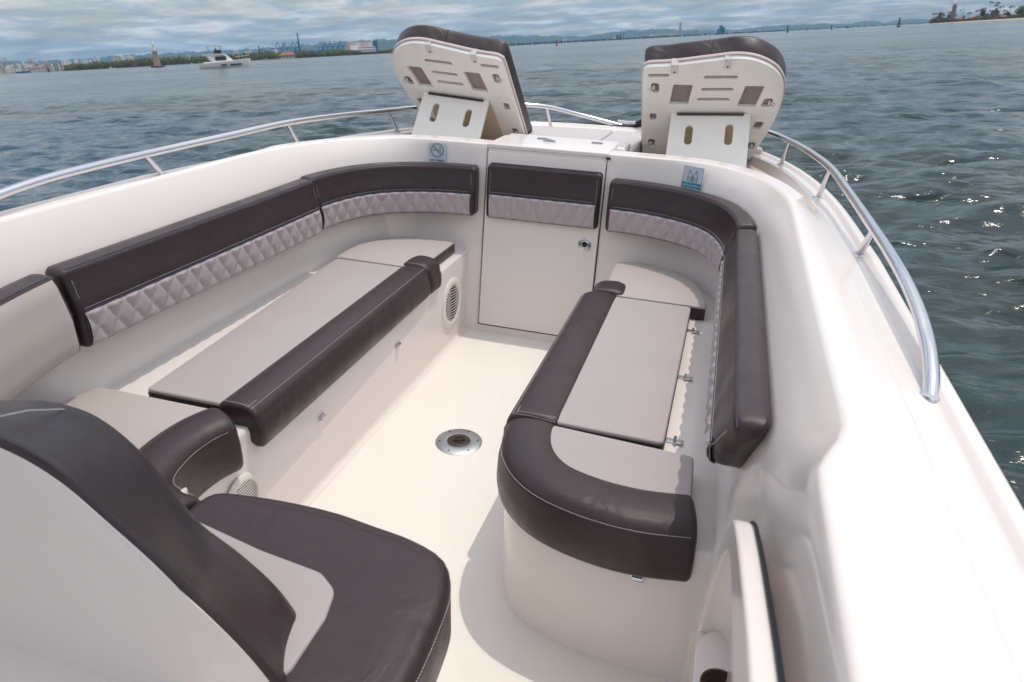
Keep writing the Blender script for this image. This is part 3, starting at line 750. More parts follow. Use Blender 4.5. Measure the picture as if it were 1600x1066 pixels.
# console seat: dark L-shaped surround with a light inset
co2 = [(-0.212, -1.06), (-0.212, -0.975), (-0.195, -0.935), (-0.10, -0.912), (0.069, -0.903), (0.17, -0.914), (0.268, -0.928), (0.340, -0.958), (0.376, -1.020), (0.390, -1.12), (0.394, -1.231), (0.392, -1.31), (-0.212, -1.31)]
co2 = rpoly([(p.x, p.y) for p in spline(V3(co2[:12]), 0.02) if p.y > -1.262]+[(0.393, -1.325), (-0.212, -1.325)], 0, 1)
root = empty('console_seat_cushion', (0.1, -1.1, 0.39), 'thick dark L-shaped seat cushion with light grey inset in front of the helm console', 'cushion')
b = MB(); b.slab(co2, 0.31, 0.450, 0.030, 0.012, seg=7, puff=0.004); b.build('bolster', M['dark'], root)
ins = rpoly([(-0.19, -1.03), (0.013, -1.066), (0.150, -1.080), (0.196, -1.110), (0.212, -1.17), (0.214, -1.29), (-0.19, -1.29)], [0.02, 0.05, 0.05, 0.04, 0.04, 0.02, 0.02], 6)
b = MB(); b.slab(ins, 0.445, 0.4585, 0.006, 0.001, seg=4, puff=0.001); b.build('pad', M['grey'], root)
q = stitches([(x, y, 0.4265) for x, y in inset(co2, -0.0006) if x > -0.2]); q.build('stitching', M['thread'], root, smooth=False)

# console backrest, out of focus close to the lens
bA = [(-0.64, 0.58), (-0.50, 0.735), (-0.338, 0.778), (-0.252, 0.793), (-0.166, 0.784), (-0.092, 0.735), (-0.037, 0.662), (0.002, 0.610), (0.068, 0.568), (0.138, 0.508), (0.190, 0.425)]
bB = [(-0.655, 0.61), (-0.555, 0.75), (-0.44, 0.808), (-0.30, 0.836), (-0.157, 0.827), (-0.077, 0.799), (0.003, 0.738), (0.074, 0.677), (0.141, 0.600), (0.203, 0.505), (0.235, 0.43)]
def even(pts, n):
    P = spline([Vector((x, z, 0)) for x, z in pts], 0.01); L = [0]
    for i in range(1, len(P)): L.append(L[-1]+(P[i]-P[i-1]).length)
    out = []; j = 1
    for k in range(n):
        s_ = L[-1]*k/(n-1)
        while j < len(P)-1 and L[j] < s_: j += 1
        q = P[j-1].lerp(P[j], (s_-L[j-1])/max(1e-9, L[j]-L[j-1])); out.append((q.x, q.y))
    return out
NA = 70; eA, eB = even(bA, NA), even(bB, NA)
root = empty('console_cushion', (-0.1, -1.25, 0.46), 'large blurred dark backrest cushion wrapped over the helm console, nearest the viewer', 'cushion')
b = MB(); prof_ = []
for k in range(7): a = PI/2*k/6; prof_.append((0.035*(1-math.sin(a)), -1.165-0.035*(1-math.cos(a)), 0.0))
for k in range(1, 9): u_ = k/9; prof_.append((0.006*math.sin(PI*u_), -1.20-0.124*u_, u_))
for k in range(7): a = PI/2*k/6; prof_.append((0.010*(1-math.cos(a)), -1.324-0.010*math.sin(a), 1.0))
for d, y, u in prof_:
    o = [(ax+(bx-ax)*u, az+(bz-az)*u) for (ax, az), (bx, bz) in zip(eA, eB)]
    o = list(reversed(o+[(o[-1][0]-0.01, 0.38), (o[0][0], 0.38)]))
    b.v += [(x, y+u*0.16*max(0.0, x-0.10), z) for x, z in inset(o, d)]
n = NA+2
for r in range(len(prof_)-1):
    for i in range(n): b.f.append((r*n+i, r*n+(i+1) % n, (r+1)*n+(i+1) % n, (r+1)*n+i))
b.f.append(tuple(range(n))); b.f.append(tuple((len(prof_)-1)*n+i for i in reversed(range(n))))
b.build('bolster', M['dark'], root)
sm = MB(); sm.tube([(-0.205, -1.175, 0.775), (-0.205, -1.20, 0.7935), (-0.205, -1.25, 0.820), (-0.205, -1.30, 0.8365)], 0.0012, 5); sm.build('stitching', M['thread'], root)

# ------------------------------------------------------------------ backrests
GB = 'quilted backrest cushions round the cockpit'
def bprof(z0, zm, z1, th, lean):
    """front face leans back, crown rounded; lower part set back 2 mm for the quilted panel"""
    p = [(0.012, z0), (0.004, z0+0.004), (0.001, z0+0.012), (0.0, zm-0.004), (-0.0015, zm+0.004), (0.004, zm+0.03), (lean-0.004, z1-0.022)]
    for k in range(5):
        a = PI/2*k/4; p.append((lean+0.010-0.014*math.cos(a), z1-0.016+0.014*math.sin(a)))
    p += [(lean+0.035, z1+0.0015), (th-0.01, z1), (th, z1-0.01), (th, (z0+z1)/2), (th-0.012, z0)]
    return p
def backrest(label, pts, z0=0.554, zm=0.656, z1=0.768, th=0.088, lean=0.026, side=-1, rend=0.018, shear=0.0, yend=0.0, quilt=True, facemat=None, seed=0, ptch=0.062, endgap=0.013, name='backrest_cushion', group=GB):
    path = spline(V3(pts), 0.006); c = path[len(path)//2]
    root = empty(name, (c.x, c.y, z0), label, 'cushion', group)
    def SH(mb):
        if shear:
            nv = []
            for x, y, z in mb.v:
                w_ = min(1, max(0, (yend+0.24-y)/0.24)); w_ = w_*w_*(3-2*w_)
                nv.append((x+0.012*w_*max(0, 1-(z-z0)/0.09), y-(z-0.63)*shear*w_, z))
            mb.v = nv
        return mb
    coarse = path[::2] if path[-1] in path[::2] else path[::2]+[path[-1]]
    SH(sweep(coarse, bprof(z0, zm, z1, th, lean), rend, side, 9, 1.5 if shear else 1.0)).build('upholstery', M['dark'], root)
    fr = frames(path); L = fr[-1][3]
    if quilt:
        H = zm-z0-0.004; rows = 17; vs = []; cols = []
        use = [f for f in fr if endgap <= f[3] <= L-endgap]
        reps = max(3, round((L-2*endgap)/ptch)); pt = (L-2*endgap)/reps
        def puff(u, v):
            a = (u-endgap)/pt; bv = v/H
            s1 = abs(((a+bv*0.98) % 1.0)-0.5)*2; s2 = abs(((a-bv*0.98) % 1.0)-0.5)*2
            d1 = 1-s1; d2 = 1-s2
            h = min(d1, d2); h = (1-(1-min(1, h*1.35))**2.2)**0.8
            e_ = min(1, v/0.008, (H-v)/0.006, (u-endgap)/0.006, (L-endgap-u)/0.006); e_ = max(0, e_)**0.5
            return h, e_
        for (p, t, n, u) in use:
            for j in range(rows):
                v = H*j/(rows-1); h, e_ = puff(u, v)
                out = -0.0015-0.0090*h*e_+0.006*(1-e_)
                zz_ = z0+0.003+v
                o_ = out+(0.0035*(1-v/0.012) if v < 0.012 else 0)
                vs.append((p.x+n.x*side*o_, p.y+n.y*side*o_, zz_))
        fs = [(i*rows+j, (i+1)*rows+j, (i+1)*rows+j+1, i*rows+j+1) for i in range(len(use)-1) for j in range(rows-1)]
        SH(MB().add(vs, fs)).build('quilted_panel', M['quilt'], root, ang=80)
        # thread along the diamond creases
        st = MB()
        def pos(u, v, off):
            i = min(len(fr)-1, max(0, int(u/L*(len(fr)-1)))); p, t, n, l = fr[i]; dd = u-l
            return Vector((p.x+t.x*dd+n.x*side*off, p.y+t.y*dd+n.y*side*off, z0+0.003+v))
        for k in range(-1, reps+1):
            for sg in (1, -1):
                line = []
                for j in range(13):
                    v = 0.004+(H-0.008)*j/12; a = k+0.0-sg*v/H*0.98 + (0 if sg < 0 else 1)
                    u = endgap+a*pt
                    if endgap+0.002 < u < L-endgap-0.002: line.append(pos(u, v, -0.0030))
                if len(line) > 3:
                    q = stitches(line, 0.0045, 0.0030, 0.0010); st.add(q.v, q.f)
        for zz_, off in ((zm+0.0075, -0.0018),):
            q = stitches([(p.x+n.x*side*off, p.y+n.y*side*off, zz_) for p, t, n, u in use[::2]], 0.0042, 0.0028, 0.0006); st.add(q.v, q.f)
        SH(st).build('stitching', M['thread'], root, smooth=False)
        pp = MB(); pp.tube([(p.x+n.x*side*-0.001, p.y+n.y*side*-0.001, zm+0.0005) for p, t, n, u in use[::3]], 0.0026, 6); SH(pp).build('piping', M['piping'], root)
    elif facemat:
        rows = 12; vs = []; use = [f for f in fr if 0.012 <= f[3] <= L-0.012][::2]
        for (p, t, n, u) in use:
            for j in range(rows):
                v = j/(rows-1); zz_ = z0+0.006+(z1-0.010-z0-0.006)*v
                ed = max(0, min(1, (u-0.012)/0.02, (L-0.012-u)/0.02, v/0.12, (1-v)/0.10))**0.5
                o_ = lean*max(0, (zz_-zm)/(z1-zm))*0.9 - 0.009*ed + 0.002
                vs.append((p.x+n.x*side*o_, p.y+n.y*side*o_, zz_))
        fs = [(i*rows+j, (i+1)*rows+j, (i+1)*rows+j+1, i*rows+j+1) for i in range(len(use)-1) for j in range(rows-1)]
        MB().add(vs, fs).build('face_panel', M[facemat], root, ang=80)
    # crown seam
    tp = MB()
    cr_ = [(p.x+n.x*side*(lean+0.0035), p.y+n.y*side*(lean+0.0035), z1-0.0035) for p, t, n, u in fr if 0.012 < u < L-0.012]
    tp.tube(cr_[::3], 0.0014, 5); SH(tp).build('crown_seam', M['piping'], root)
    SH(stitches(cr_[::2], 0.0035, 0.003, 0.0005)).build('seam_thread', M['thread'], root, smooth=False)
    e1 = [f for f in fr if f[3] >= 0.016][0]; e2 = [f for f in fr if f[3] <= L-0.016][-1]
    for p, t, n, u in (e1, e2):
        q = stitches([(p.x+n.x*side*(-0.0016+lean*max(0, (z-zm)/(z1-zm))*0.95), p.y+n.y*side*(-0.0016+lean*max(0, (z-zm)/(z1-zm))*0.95), z) for z in [z0+0.01+(z1-z0-0.035)*k/10 for k in range(11)]], 0.004, 0.003, 0.0006); SH(q).build('seam_thread', M['thread'], root, smooth=False)
    return root
cpath = [(0.294, 0.948), (0.40, 0.943), (0.50, 0.918), (0.584, 0.880), (0.665, 0.822), (0.725, 0.742), (0.762, 0.640), (0.780, 0.550), (0.786, 0.482)]
# starboard side: travelling towards the bow puts the wall on the right
backrest('curved dark backrest with grey quilted band in the front right corner, right of the door', list(reversed(cpath)), side=1)
backrest('long dark quilted backrest along the right side, seen edge on', [(0.790, -0.735), (0.789, -0.3), (0.787, 0.1), (0.786, 0.474)], side=1, rend=0.055, endgap=0.026, shear=0.85, yend=-0.73)
backrest('curved dark backrest with grey quilted band in the front left corner, left of the door', list(reversed(mir(cpath))), side=-1)
backrest('long dark backrest with grey diamond-quilted band along the left side', [(-0.772, -0.672), (-0.768, -0.3), (-0.766, 0.1), (-0.768, 0.474)], side=-1)
backrest('short dark quilted backrest mounted on the white door', [(-0.252, 0.982), (0.0, 0.983), (0.258, 0.984)], z0=0.546, zm=0.657, z1=0.784, th=0.046, lean=0.022, side=-1)
backrest('plain beige backrest with dark crown at the left edge, aft of the long backrest', [(-0.54, -1.26), (-0.62, -1.13), (-0.685, -0.99), (-0.725, -0.87), (-0.752, -0.76), (-0.766, -0.684)], side=-1, quilt=False, facemat='cream', z0=0.560)

# ------------------------------------------------------------------ sunpads and propped lids on the bow
M['padbow'] = mat('pale_grey_sunpad_vinyl', (0.52, 0.475, 0.46), 0.55, var=0.02, vscale=4, vor=520, wr=0.08)
pads = [([(-0.305, 1.515), (0.085, 1.515), (0.105, 2.22), (-0.88, 2.10), (-0.93, 1.96), (-0.305, 1.93)], 'pale grey flat sunpad left of the seam on the bow deck, between the two lids'),
        ([(0.092, 1.515), (0.305, 1.515), (0.305, 1.93), (0.93, 1.96), (0.88, 2.10), (0.112, 2.22)], 'pale grey flat sunpad right of the bow deck seam, partly behind the right lid')]
for o, lab in pads:
    root = empty('bow_sunpad', (o[0][0], o[0][1], 0.74), lab, 'cushion', 'flat sunpads on the bow')
    b = MB(); b.slab(rpoly(o, 0.02, 4), 0.715, 0.793, 0.014, 0.004, seg=5); b.build('pad', M['padbow'], root)
    q = stitches([(x, y, 0.7905) for x, y in inset(rpoly(o, 0.02, 4), 0.008)]); q.build('stitching', M['thread'], root, smooth=False)

P0 = Vector((0.317, 1.882, 0.734)); E2 = Vector((0, -0.7187, 0.6953))
outl = [(0.0, 0.0), (0.004, 0.25), (0.010, 0.60), (0.014, 0.640), (0.034, 0.655), (0.10, 0.662), (0.17, 0.672), (0.30, 0.698), (0.40, 0.716), (0.47, 0.708), (0.53, 0.680), (0.578, 0.637), (0.612, 0.570), (0.626, 0.490), (0.624, 0.40), (0.608, 0.27), (0.575, 0.12), (0.548, 0.0)]
def rr(cx, cy, w, h, sk=0.0, r=0.01, rot=0.0):
    pts = [(-w/2, -h/2), (w/2, -h/2), (w/2, h/2), (-w/2, h/2)]
    pts = [(cx+x*math.cos(rot)-y*math.sin(rot)+sk*y, cy+x*math.sin(rot)+y*math.cos(rot)) for x, y in pts]
    return rpoly(pts, r, 4)
slots = [rr(0.350, 0.600, 0.145, 0.020, 0, 0.009, 0.04), rr(0.341, 0.521, 0.140, 0.020, 0, 0.009, 0.04), rr(0.330, 0.453, 0.142, 0.020, 0, 0.009, 0.04), rr(0.082, 0.603, 0.095, 0.020, 0, 0.009, 0.03)]
rects = [rr(0.183, 0.479, 0.085, 0.135, 0.12, 0.004), rr(0.489, 0.478, 0.080, 0.142, 0.16, 0.004)]
ovals = [rr(0.066, 0.520, 0.036, 0.062, 0, 0.012), rr(0.057, 0.311, 0.032, 0.056, 0, 0.010), rr(0.050, 0.105, 0.032, 0.056, 0, 0.010),
         rr(0.566, 0.440, 0.040, 0.058, 0.2, 0.012), rr(0.548, 0.275, 0.038, 0.058, 0.2, 0.012), rr(0.536, 0.115, 0.034, 0.056, 0.2, 0.012)]
for sx, wh in ((-1, 'left'), (1, 'right')):
    mt = basis(P0, (1, 0.03, 0.03), E2)           # e3 = e1 x e2: points up-aft -> sign fixed below
    n3 = Vector((mt[0][2], mt[1][2], mt[2][2]))
    flip = 1 if n3.y < 0 else -1                   # +1: e3 already faces the cockpit
    MIR = Matrix.Scale(-1, 4, (1, 0, 0)) if sx < 0 else Matrix.Identity(4)
    PM = MIR @ mt
    T = lambda d: PM @ Matrix.Translation((0, 0, d*flip))    # d>0 towards the cockpit (underside)
    root = empty('propped_sunpad_lid', tuple(MIR @ Vector((0.62, 1.7, 0.75))), 'hinged bow sunpad lid propped open at the %s, white underside facing the cockpit' % wh, 'sunpad lid', 'propped bow sunpad lids')
    so = [(p.x, p.y) for p in spline([Vector((x, y, 0)) for x, y in outl[3:]], 0.02)]
    so = outl[:3]+so
    filled(so, slots+rects+ovals, 0.014, T(0.0), 0.003).build('lid_board', M['starboard'], root)
    # fabric seen through the openings
    filled(inset(rpoly(so, 0, 1), 0.012), [], 0.003, T(-0.011)).build('fabric_backing', M['recess'], root)
    filled(inset(rpoly(so, 0, 1), -0.007), [], 0.010, T(-0.0165), 0.002).build('fabric_edge', M['lilac'], root)
    # cushion on the bow side: loft of the outline with rounded edge
    cs = rpoly(so, 0, 1); cb = MB(); rg = []
    thk = 0.125 if sx > 0 else 0.115
    for k in range(4):
        a = PI/2*k/3; rg.append((0.004+0.008*(1-math.sin(a)), 0.014+0.006*(1-math.cos(a))))
    for k in range(7):
        a = PI/2*k/6; rg.append((-0.004+0.030*(1-math.cos(a)), thk-0.03+0.03*math.sin(a)))
    rg += [(0.06, thk+0.004), (0.12, thk+0.006)]
    n = len(cs)
    for d, z in rg:
        for i, (x, y) in enumerate(inset(cs, d)):
            wv = 0.011*math.sin(x*24+1.2+z*18)*math.exp(-((z-0.05)/0.05)**2) if sx > 0 else 0.003*math.sin(x*15)
            yy = y+(wv if y > 0.5 else 0)
            cb.v.append(tuple(T(-z) @ Vector((x, yy, 0))))
    for q_ in range(len(rg)-1):
        for i in range(n):
            j = (i+1) % n; cb.f.append((q_*n+i, q_*n+j, (q_+1)*n+j, (q_+1)*n+i))
    cb.f.append(tuple(range(n))); cb.f.append(tuple((len(rg)-1)*n+i for i in range(n)))
    cu_ = cb.build('cushion', M['dark'], root)
    q = stitches([T(-(thk-0.012)) @ Vector((x, y, 0)) for x, y in inset(cs, -0.0042)]); q.build('stitching', M['thread'], cu_, smooth=False)
    # vertical seam on the cushion edge
    mid = 0.30; top_y = 0.70
    sb = MB(); sb.tube([T(-z) @ Vector((mid, top_y+0.002, 0)) for z in (0.02, 0.05, 0.08, 0.10)], 0.0013, 5); sb.build('boxing_seam', M['piping'], cu_)
    filled(rpoly([(0.125, 0.006), (0.515, 0.006), (0.500, 0.335), (0.140, 0.325)], 0.006, 2), [], 0.003, T(0.0088)).build('foam_lining', M['foam'], root)
    # white retaining clips
    for cx_, cy_ in ((0.150, 0.652), (0.372, 0.692)):
        c = MB()
        c.add([tuple(T(0.0085) @ Vector((cx_+a, cy_+b, 0))) for a, b in ((-0.016, -0.035), (0.016, -0.035), (0.016, 0.022), (-0.016, 0.022))] + [tuple(T(0.0105) @ Vector((cx_+a, cy_+b, 0))) for a, b in ((-0.016, -0.035), (0.016, -0.035), (0.016, 0.022), (-0.016, 0.022))] +
              [tuple(T(-0.022) @ Vector((cx_+a, cy_+0.022+b, 0))) for a, b in ((-0.016, 0), (0.016, 0), (0.016, 0.003), (-0.016, 0.003))],
              [(0, 1, 2, 3), (7, 6, 5, 4), (0, 4, 5, 1), (1, 5, 6, 2), (0, 3, 7, 4), (3, 2, 9, 8), (7, 6, 10, 11), (2, 6, 10, 9), (3, 7, 11, 8)])
        cl = c.build('retaining_clip', M['strap'], root, smooth=False)
        s_ = MB(); s_.lathe([(0, 0.003), (0.004, 0.002), (0.0045, 0)], 10, T(0.0105) @ Matrix.Translation((cx_, cy_-0.024, 0)) @ Matrix.Scale(flip, 4, (0, 0, 1))); s_.build('screw', M['brown'], cl)
    # cord tufts at the outer openings
    for (cx_, cy_, ln_) in ((0.060, 0.520, -1), (0.575, 0.438, 1), (0.046, 0.100, -1), (0.540, 0.112, 1)):
        c = MB(); c.tube([T(0.004) @ Vector((cx_, cy_, 0)), T(0.014) @ Vector((cx_+ln_*0.014, cy_+0.006, 0)), T(0.010) @ Vector((cx_+ln_*0.028, cy_-0.008, 0))], 0.003, 6)
        c.tube([T(0.006) @ Vector((cx_, cy_, 0)), T(0.014) @ Vector((cx_+ln_*0.01, cy_-0.012, 0)), T(0.010) @ Vector((cx_+ln_*0.022, cy_-0.020, 0))], 0.002, 6)
        c.tube([T(0.002) @ Vector((cx_, cy_-0.012, 0)), T(0.012) @ Vector((cx_, cy_, 0)), T(0.002) @ Vector((cx_, cy_+0.012, 0))], 0.005, 6)
        c.build('tie_cord', M['strap'], root)
    # drop-down support flap and its hinge
    h0 = PM @ Vector((0.150, 0.342, 0.010*flip)); h1 = PM @ Vector((0.497, 0.358, 0.010*flip))
    f0 = MIR @ Vector((0.480, 1.500, 0.750)); f1 = MIR @ Vector((0.852, 1.450, 0.750))
    ex = (h1-h0); wtop = ex.length; exn = ex.normalized(); ey = ((f0+f1)/2-(h0+h1)/2)
    ey = (ey-exn*ey.dot(exn)); hh = ey.length; ey.normalize()
    FM = basis(h0, exn, ey)
    wl = 0.006; 
    flo = rpoly([(-0.006, 0.0), (wtop+0.008, 0.0), (wtop+0.012, hh), (-0.010, hh)], 0.008, 3)
    fh = [rr(0.085, 0.110, 0.036, 0.098, 0, 0.0175), rr(wtop-0.080, 0.105, 0.036, 0.105, 0, 0.0175)]
    filled(flo, fh, 0.012, FM, 0.002).build('support_flap', M['starboard'], root)
    hb = MB()
    nx = 26
    for k in range(nx):
        a = wtop*(0.06+0.88*k/nx); c_ = wtop*(0.06+0.88*(k+0.86)/nx)
        off = n3*flip*0.010+E2*0.012
        if sx < 0: off = Vector((-off.x, off.y, off.z))
        hb.tube([h0+exn*a+off, h0+exn*c_+off], 0.0062 if k % 2 else 0.0055, 6)
    hb.build('flap_hinge', M['brown'], root)

for r in BOAT_ROOTS:
    r.matrix_world = BOAT @ Matrix.Translation(Vector(r['_loc']))
#BACKGROUND_START
# ================================================================== WATER, SHORES, HAZE (world frame)
fW = (BOAT.to_3x3() @ _f); rW = (BOAT.to_3x3() @ _r2); uW = (BOAT.to_3x3() @ _u2)
def yhor(px): return 114.5-0.0544*px
def bgdir(px):
    d = rW*(px-800)+uW*(533-yhor(px))+fW*FPX; return Vector((d.x, d.y, 0)).normalized()
def at(px, D, z=0.0):
    h = bgdir(px); return Vector((CW.x+h.x*D, CW.y+h.y*D, SEA+z))
def mv(px, D):                      # metres of height per photograph pixel there
    h = bgdir(px); q = h*D; qf = q.dot(fW); qu = q.dot(uW); return qf/(FPX*(uW.z-qu/qf*fW.z))
def mh(px, D): return (at(px+0.5, D)-at(px-0.5, D)).length
def bgmat(px):                      # local frame: x to the right seen from the boat, y away
    h = bgdir(px); return Matrix(((h.y, h.x, 0, 0), (-h.x, h.y, 0, 0), (0, 0, 1, 0), (0, 0, 0, 1)))
def single(mb, name, m, label, cat, group=None, origin=None, kind=None, smooth=False, pos=None, rotm=None):
    o = mb.build(name, m, None, smooth=smooth, origin=(0, 0, 0)); tagp(o, label, cat, group, kind)
    if pos is not None: o.matrix_world = Matrix.Translation(pos) @ (rotm or Matrix.Identity(4))
    return o

# ---- sea: polar sheet of real waves near the boat, flattening with distance
rr_ = [0.35]
while rr_[-1] < 9000: rr_.append(rr_[-1]*(1.0085 if rr_[-1] < 140 else (1.018 if rr_[-1] < 500 else 1.08))+0.002)
rr_ = np.array(rr_)
h0_ = bgdir(800); a0 = math.atan2(h0_.x, h0_.y)
ang = np.concatenate([np.linspace(-1.0, 1.0, 700), np.linspace(1.0, 2*PI-1.0, 120)[1:-1]])+a0
RR, AA = np.meshgrid(rr_, ang, indexing='ij')
X = CW.x+RR*np.sin(AA); Y = CW.y+RR*np.cos(AA); Z = np.zeros_like(X)
spac = np.maximum(np.gradient(rr_)[:, None]*np.ones_like(X), RR*0.0031)
wind = a0+0.35
for i in range(150):
    lam = 0.20*(13.0**(rng.random()**0.9)); th = wind+rng.normal()*0.50; k = 2*PI/lam
    amp = 0.0056*lam**0.80*math.exp(-(lam/2.2)**2)*(0.5+1.0*rng.random())
    ph = rng.random()*2*PI
    att = np.clip((lam/spac-1.8)/2.0, 0, 1)
    arg = k*(X*math.sin(th)+Y*math.cos(th))+ph
    Z += att*amp*(np.sin(arg)+0.22*np.cos(2*arg))
Z = Z+1.6*Z*np.abs(Z)
Z += SEA
nr, na = X.shape
V = np.stack([X, Y, Z], -1).reshape(-1, 3)
i, j = np.meshgrid(np.arange(nr-1), np.arange(na), indexing='ij'); j2 = (j+1) % na
F = np.stack([i*na+j, i*na+j2, (i+1)*na+j2, (i+1)*na+j], -1).reshape(-1, 4)[:, ::-1]
me = bpy.data.meshes.new('sea'); me.vertices.add(len(V)); me.vertices.foreach_set('co', V.ravel())
me.loops.add(F.size); me.loops.foreach_set('vertex_index', F.ravel().astype(np.int32))
me.polygons.add(len(F)); me.polygons.foreach_set('loop_start', np.arange(0, F.size, 4, dtype=np.int32)); me.update(calc_edges=True); me.shade_smooth()
sea = bpy.data.objects.new('sea', me); COL.objects.link(sea); sea['kind'] = 'structure'
mw = bpy.data.materials.new('sea_water'); mw.use_nodes = True; t = mw.node_tree; b = t.nodes['Principled BSDF']
b.inputs['Roughness'].default_value = 0.17; b.inputs['IOR'].default_value = 1.333; b.inputs['Specular IOR Level'].default_value = 0.30
gm = N(t, 'ShaderNodeNewGeometry')
nz = N(t, 'ShaderNodeTexNoise', inp={'Scale': 0.05, 'Detail': 4.0}); LK(t, gm.outputs['Position'], nz.inputs['Vector'])
rc = N(t, 'ShaderNodeValToRGB'); rc.color_ramp.elements[0].position = 0.35; rc.color_ramp.elements[1].position = 0.65
rc.color_ramp.elements[0].color = (0.032, 0.044, 0.034, 1); rc.color_ramp.elements[1].color = (0.020, 0.062, 0.092, 1)
LK(t, nz.outputs['Fac'], rc.inputs[0]); LK(t, rc.outputs[0], b.inputs['Base Color'])
rot = N(t, 'ShaderNodeMapping'); rot.inputs['Rotation'].default_value = (0, 0, wind); rot.inputs['Scale'].default_value = (0.55, 1.0, 1.0)
LK(t, gm.outputs['Position'], rot.inputs['Vector'])
gn = N(t, 'ShaderNodeTexNoise', inp={'Scale': 0.018, 'Detail': 11.0, 'Roughness': 0.74, 'Distortion': 0.4}); LK(t, rot.outputs[0], gn.inputs['Vector'])
gust = N(t, 'ShaderNodeMapRange', inp={'From Min': 0.36, 'From Max': 0.64, 'To Min': 0.25, 'To Max': 1.7}); LK(t, gn.outputs['Fac'], gust.inputs['Value'])
rg = N(t, 'ShaderNodeMapRange', inp={'From Min': 0.36, 'From Max': 0.64, 'To Min': 0.09, 'To Max': 0.22}); LK(t, gn.outputs['Fac'], rg.inputs['Value']); LK(t, rg.outputs[0], b.inputs['Roughness'])
last = None
for sc, st, ds, dt in ((0.16, 1.0, 0.8, 3.0), (0.55, 1.0, 0.50, 4.0), (2.2, 1.0, 0.048, 5.0), (8.0, 0.6, 0.006, 3.0)):
    n_ = N(t, 'ShaderNodeTexNoise', inp={'Scale': sc, 'Detail': dt, 'Roughness': 0.6, 'Distortion': 0.3}); LK(t, rot.outputs[0], n_.inputs['Vector'])
    bp_ = N(t, 'ShaderNodeBump', inp={'Strength': st, 'Distance': ds}); LK(t, n_.outputs['Fac'], bp_.inputs['Height'])
    LK(t, gust.outputs[0], bp_.inputs['Strength'])
    if last: LK(t, last, bp_.inputs['Normal'])
    last = bp_.outputs['Normal']
LK(t, last, b.inputs['Normal']); me.materials.append(mw)

# ---- hills
M['hill'] = mat('wooded_hill', (0.035, 0.055, 0.045), 0.9, var=0.25, vscale=0.004)
M['land'] = mat('scrubby_land', (0.10, 0.10, 0.06), 0.9, var=0.3, vscale=0.05)
M['sand'] = mat('sand', (0.55, 0.45, 0.30), 0.9, var=0.08, vscale=0.2)
def ridge(tab, D, name, label=None, depth=900, rough=0.05):
    b = MB(); xs = np.arange(tab[0][0], tab[-1][0]+0.1, 3.0)
    tx = [p[0] for p in tab]; ty = [p[1] for p in tab]; n = len(xs); ph = rng.random(6)*6
    hs = []
    for x in xs:
        top = np.interp(x, tx, ty); H = max(0.5, (yhor(x)-top))*mv(x, D)
        H *= 1+rough*(math.sin(x*0.21+ph[0])+0.7*math.sin(x*0.53+ph[1])+0.5*math.sin(x*1.1+ph[2]))
        hs.append(H)
    for row, (dd, k) in enumerate(((-depth*0.5, 0), (-depth*0.32, 0.38), (-depth*0.14, 0.74), (0, 1.0), (depth*0.2, 0.8), (depth*0.5, 0))):
        for x, H in zip(xs, hs):
            jit = 1+0.14*math.sin(x*0.37+row*2.1+ph[3])*(0 < row < 3)
            p = at(x, D+dd, 0); b.v.append((p.x, p.y, SEA-1+(H+1)*k*jit))
    for r in range(5):
        for i in range(n-1): b.f.append((r*n+i, r*n+i+1, (r+1)*n+i+1, (r+1)*n+i))
    return single(b, name, M['hill'], None, None, kind='structure', smooth=True)
ridge([(-60, 97), (60, 95), (110, 93), (150, 91), (165, 88.5), (200, 86), (250, 84), (300, 81), (350, 79), (400, 76), (450, 72.5), (480, 70), (520, 67), (560, 64), (590, 62), (640, 60), (700, 59), (740, 57), (800, 55.5), (850, 55.8), (890, 56), (915, 57), (935, 53), (960, 49.8), (985, 47.3), (1005, 46.8), (1030, 44.8), (1045, 45.5), (1070, 47), (1110, 47), (1160, 45.5), (1185, 41.8), (1200, 40.3), (1225, 38.8), (1260, 38), (1285, 36), (1310, 37.5), (1330, 36.3), (1348, 33), (1362, 32.2), (1380, 35.5), (1392, 33.2), (1405, 31), (1425, 29.3), (1445, 29.3), (1500, 30), (1560, 27.5), (1680, 22)], 7600, 'hills')
ridge([(560, 66), (600, 64.5), (640, 65), (700, 63), (760, 61.5), (800, 60.5), (840, 61), (930, 60.5), (1000, 56), (1040, 55), (1100, 55), (1180, 51), (1260, 47), (1340, 43), (1400, 40), (1500, 35), (1680, 24)], 5200, 'foothills', depth=600)

# ---- leafy masses and trees
M['mangrove'] = mat('olive_foliage', (0.135, 0.135, 0.035), 0.8, var=0.45, vscale=0.10)
M['mangrove2'] = mat('brownish_foliage', (0.14, 0.098, 0.045), 0.8, var=0.4, vscale=0.12)
M['leafgreen'] = mat('bright_green_foliage', (0.12, 0.17, 0.03), 0.8, var=0.4, vscale=0.15)
M['bark'] = mat('bark', (0.12, 0.09, 0.07), 0.9)
def clump(mb, c, r, n, s, sq=0.75, rnd=random):
    for _ in range(n):
        while True:
            p = Vector((rnd.uniform(-1, 1), rnd.uniform(-1, 1), rnd.uniform(-1, 1)))
            if 0.25 < p.length < 1: break
        p = Vector((p.x*r, p.y*r, p.z*r*sq))+c
        a = Vector((rnd.gauss(0, 1), rnd.gauss(0, 1), rnd.gauss(0, 1))).normalized(); q = a.orthogonal().normalized(); w = a.cross(q)
        z = s*rnd.uniform(0.6, 1.3)
        mb.add([p-q*z*0.5, p+w*z*0.35, p+q*z*0.5, p-w*z*0.35], [(0, 1, 2, 3)])
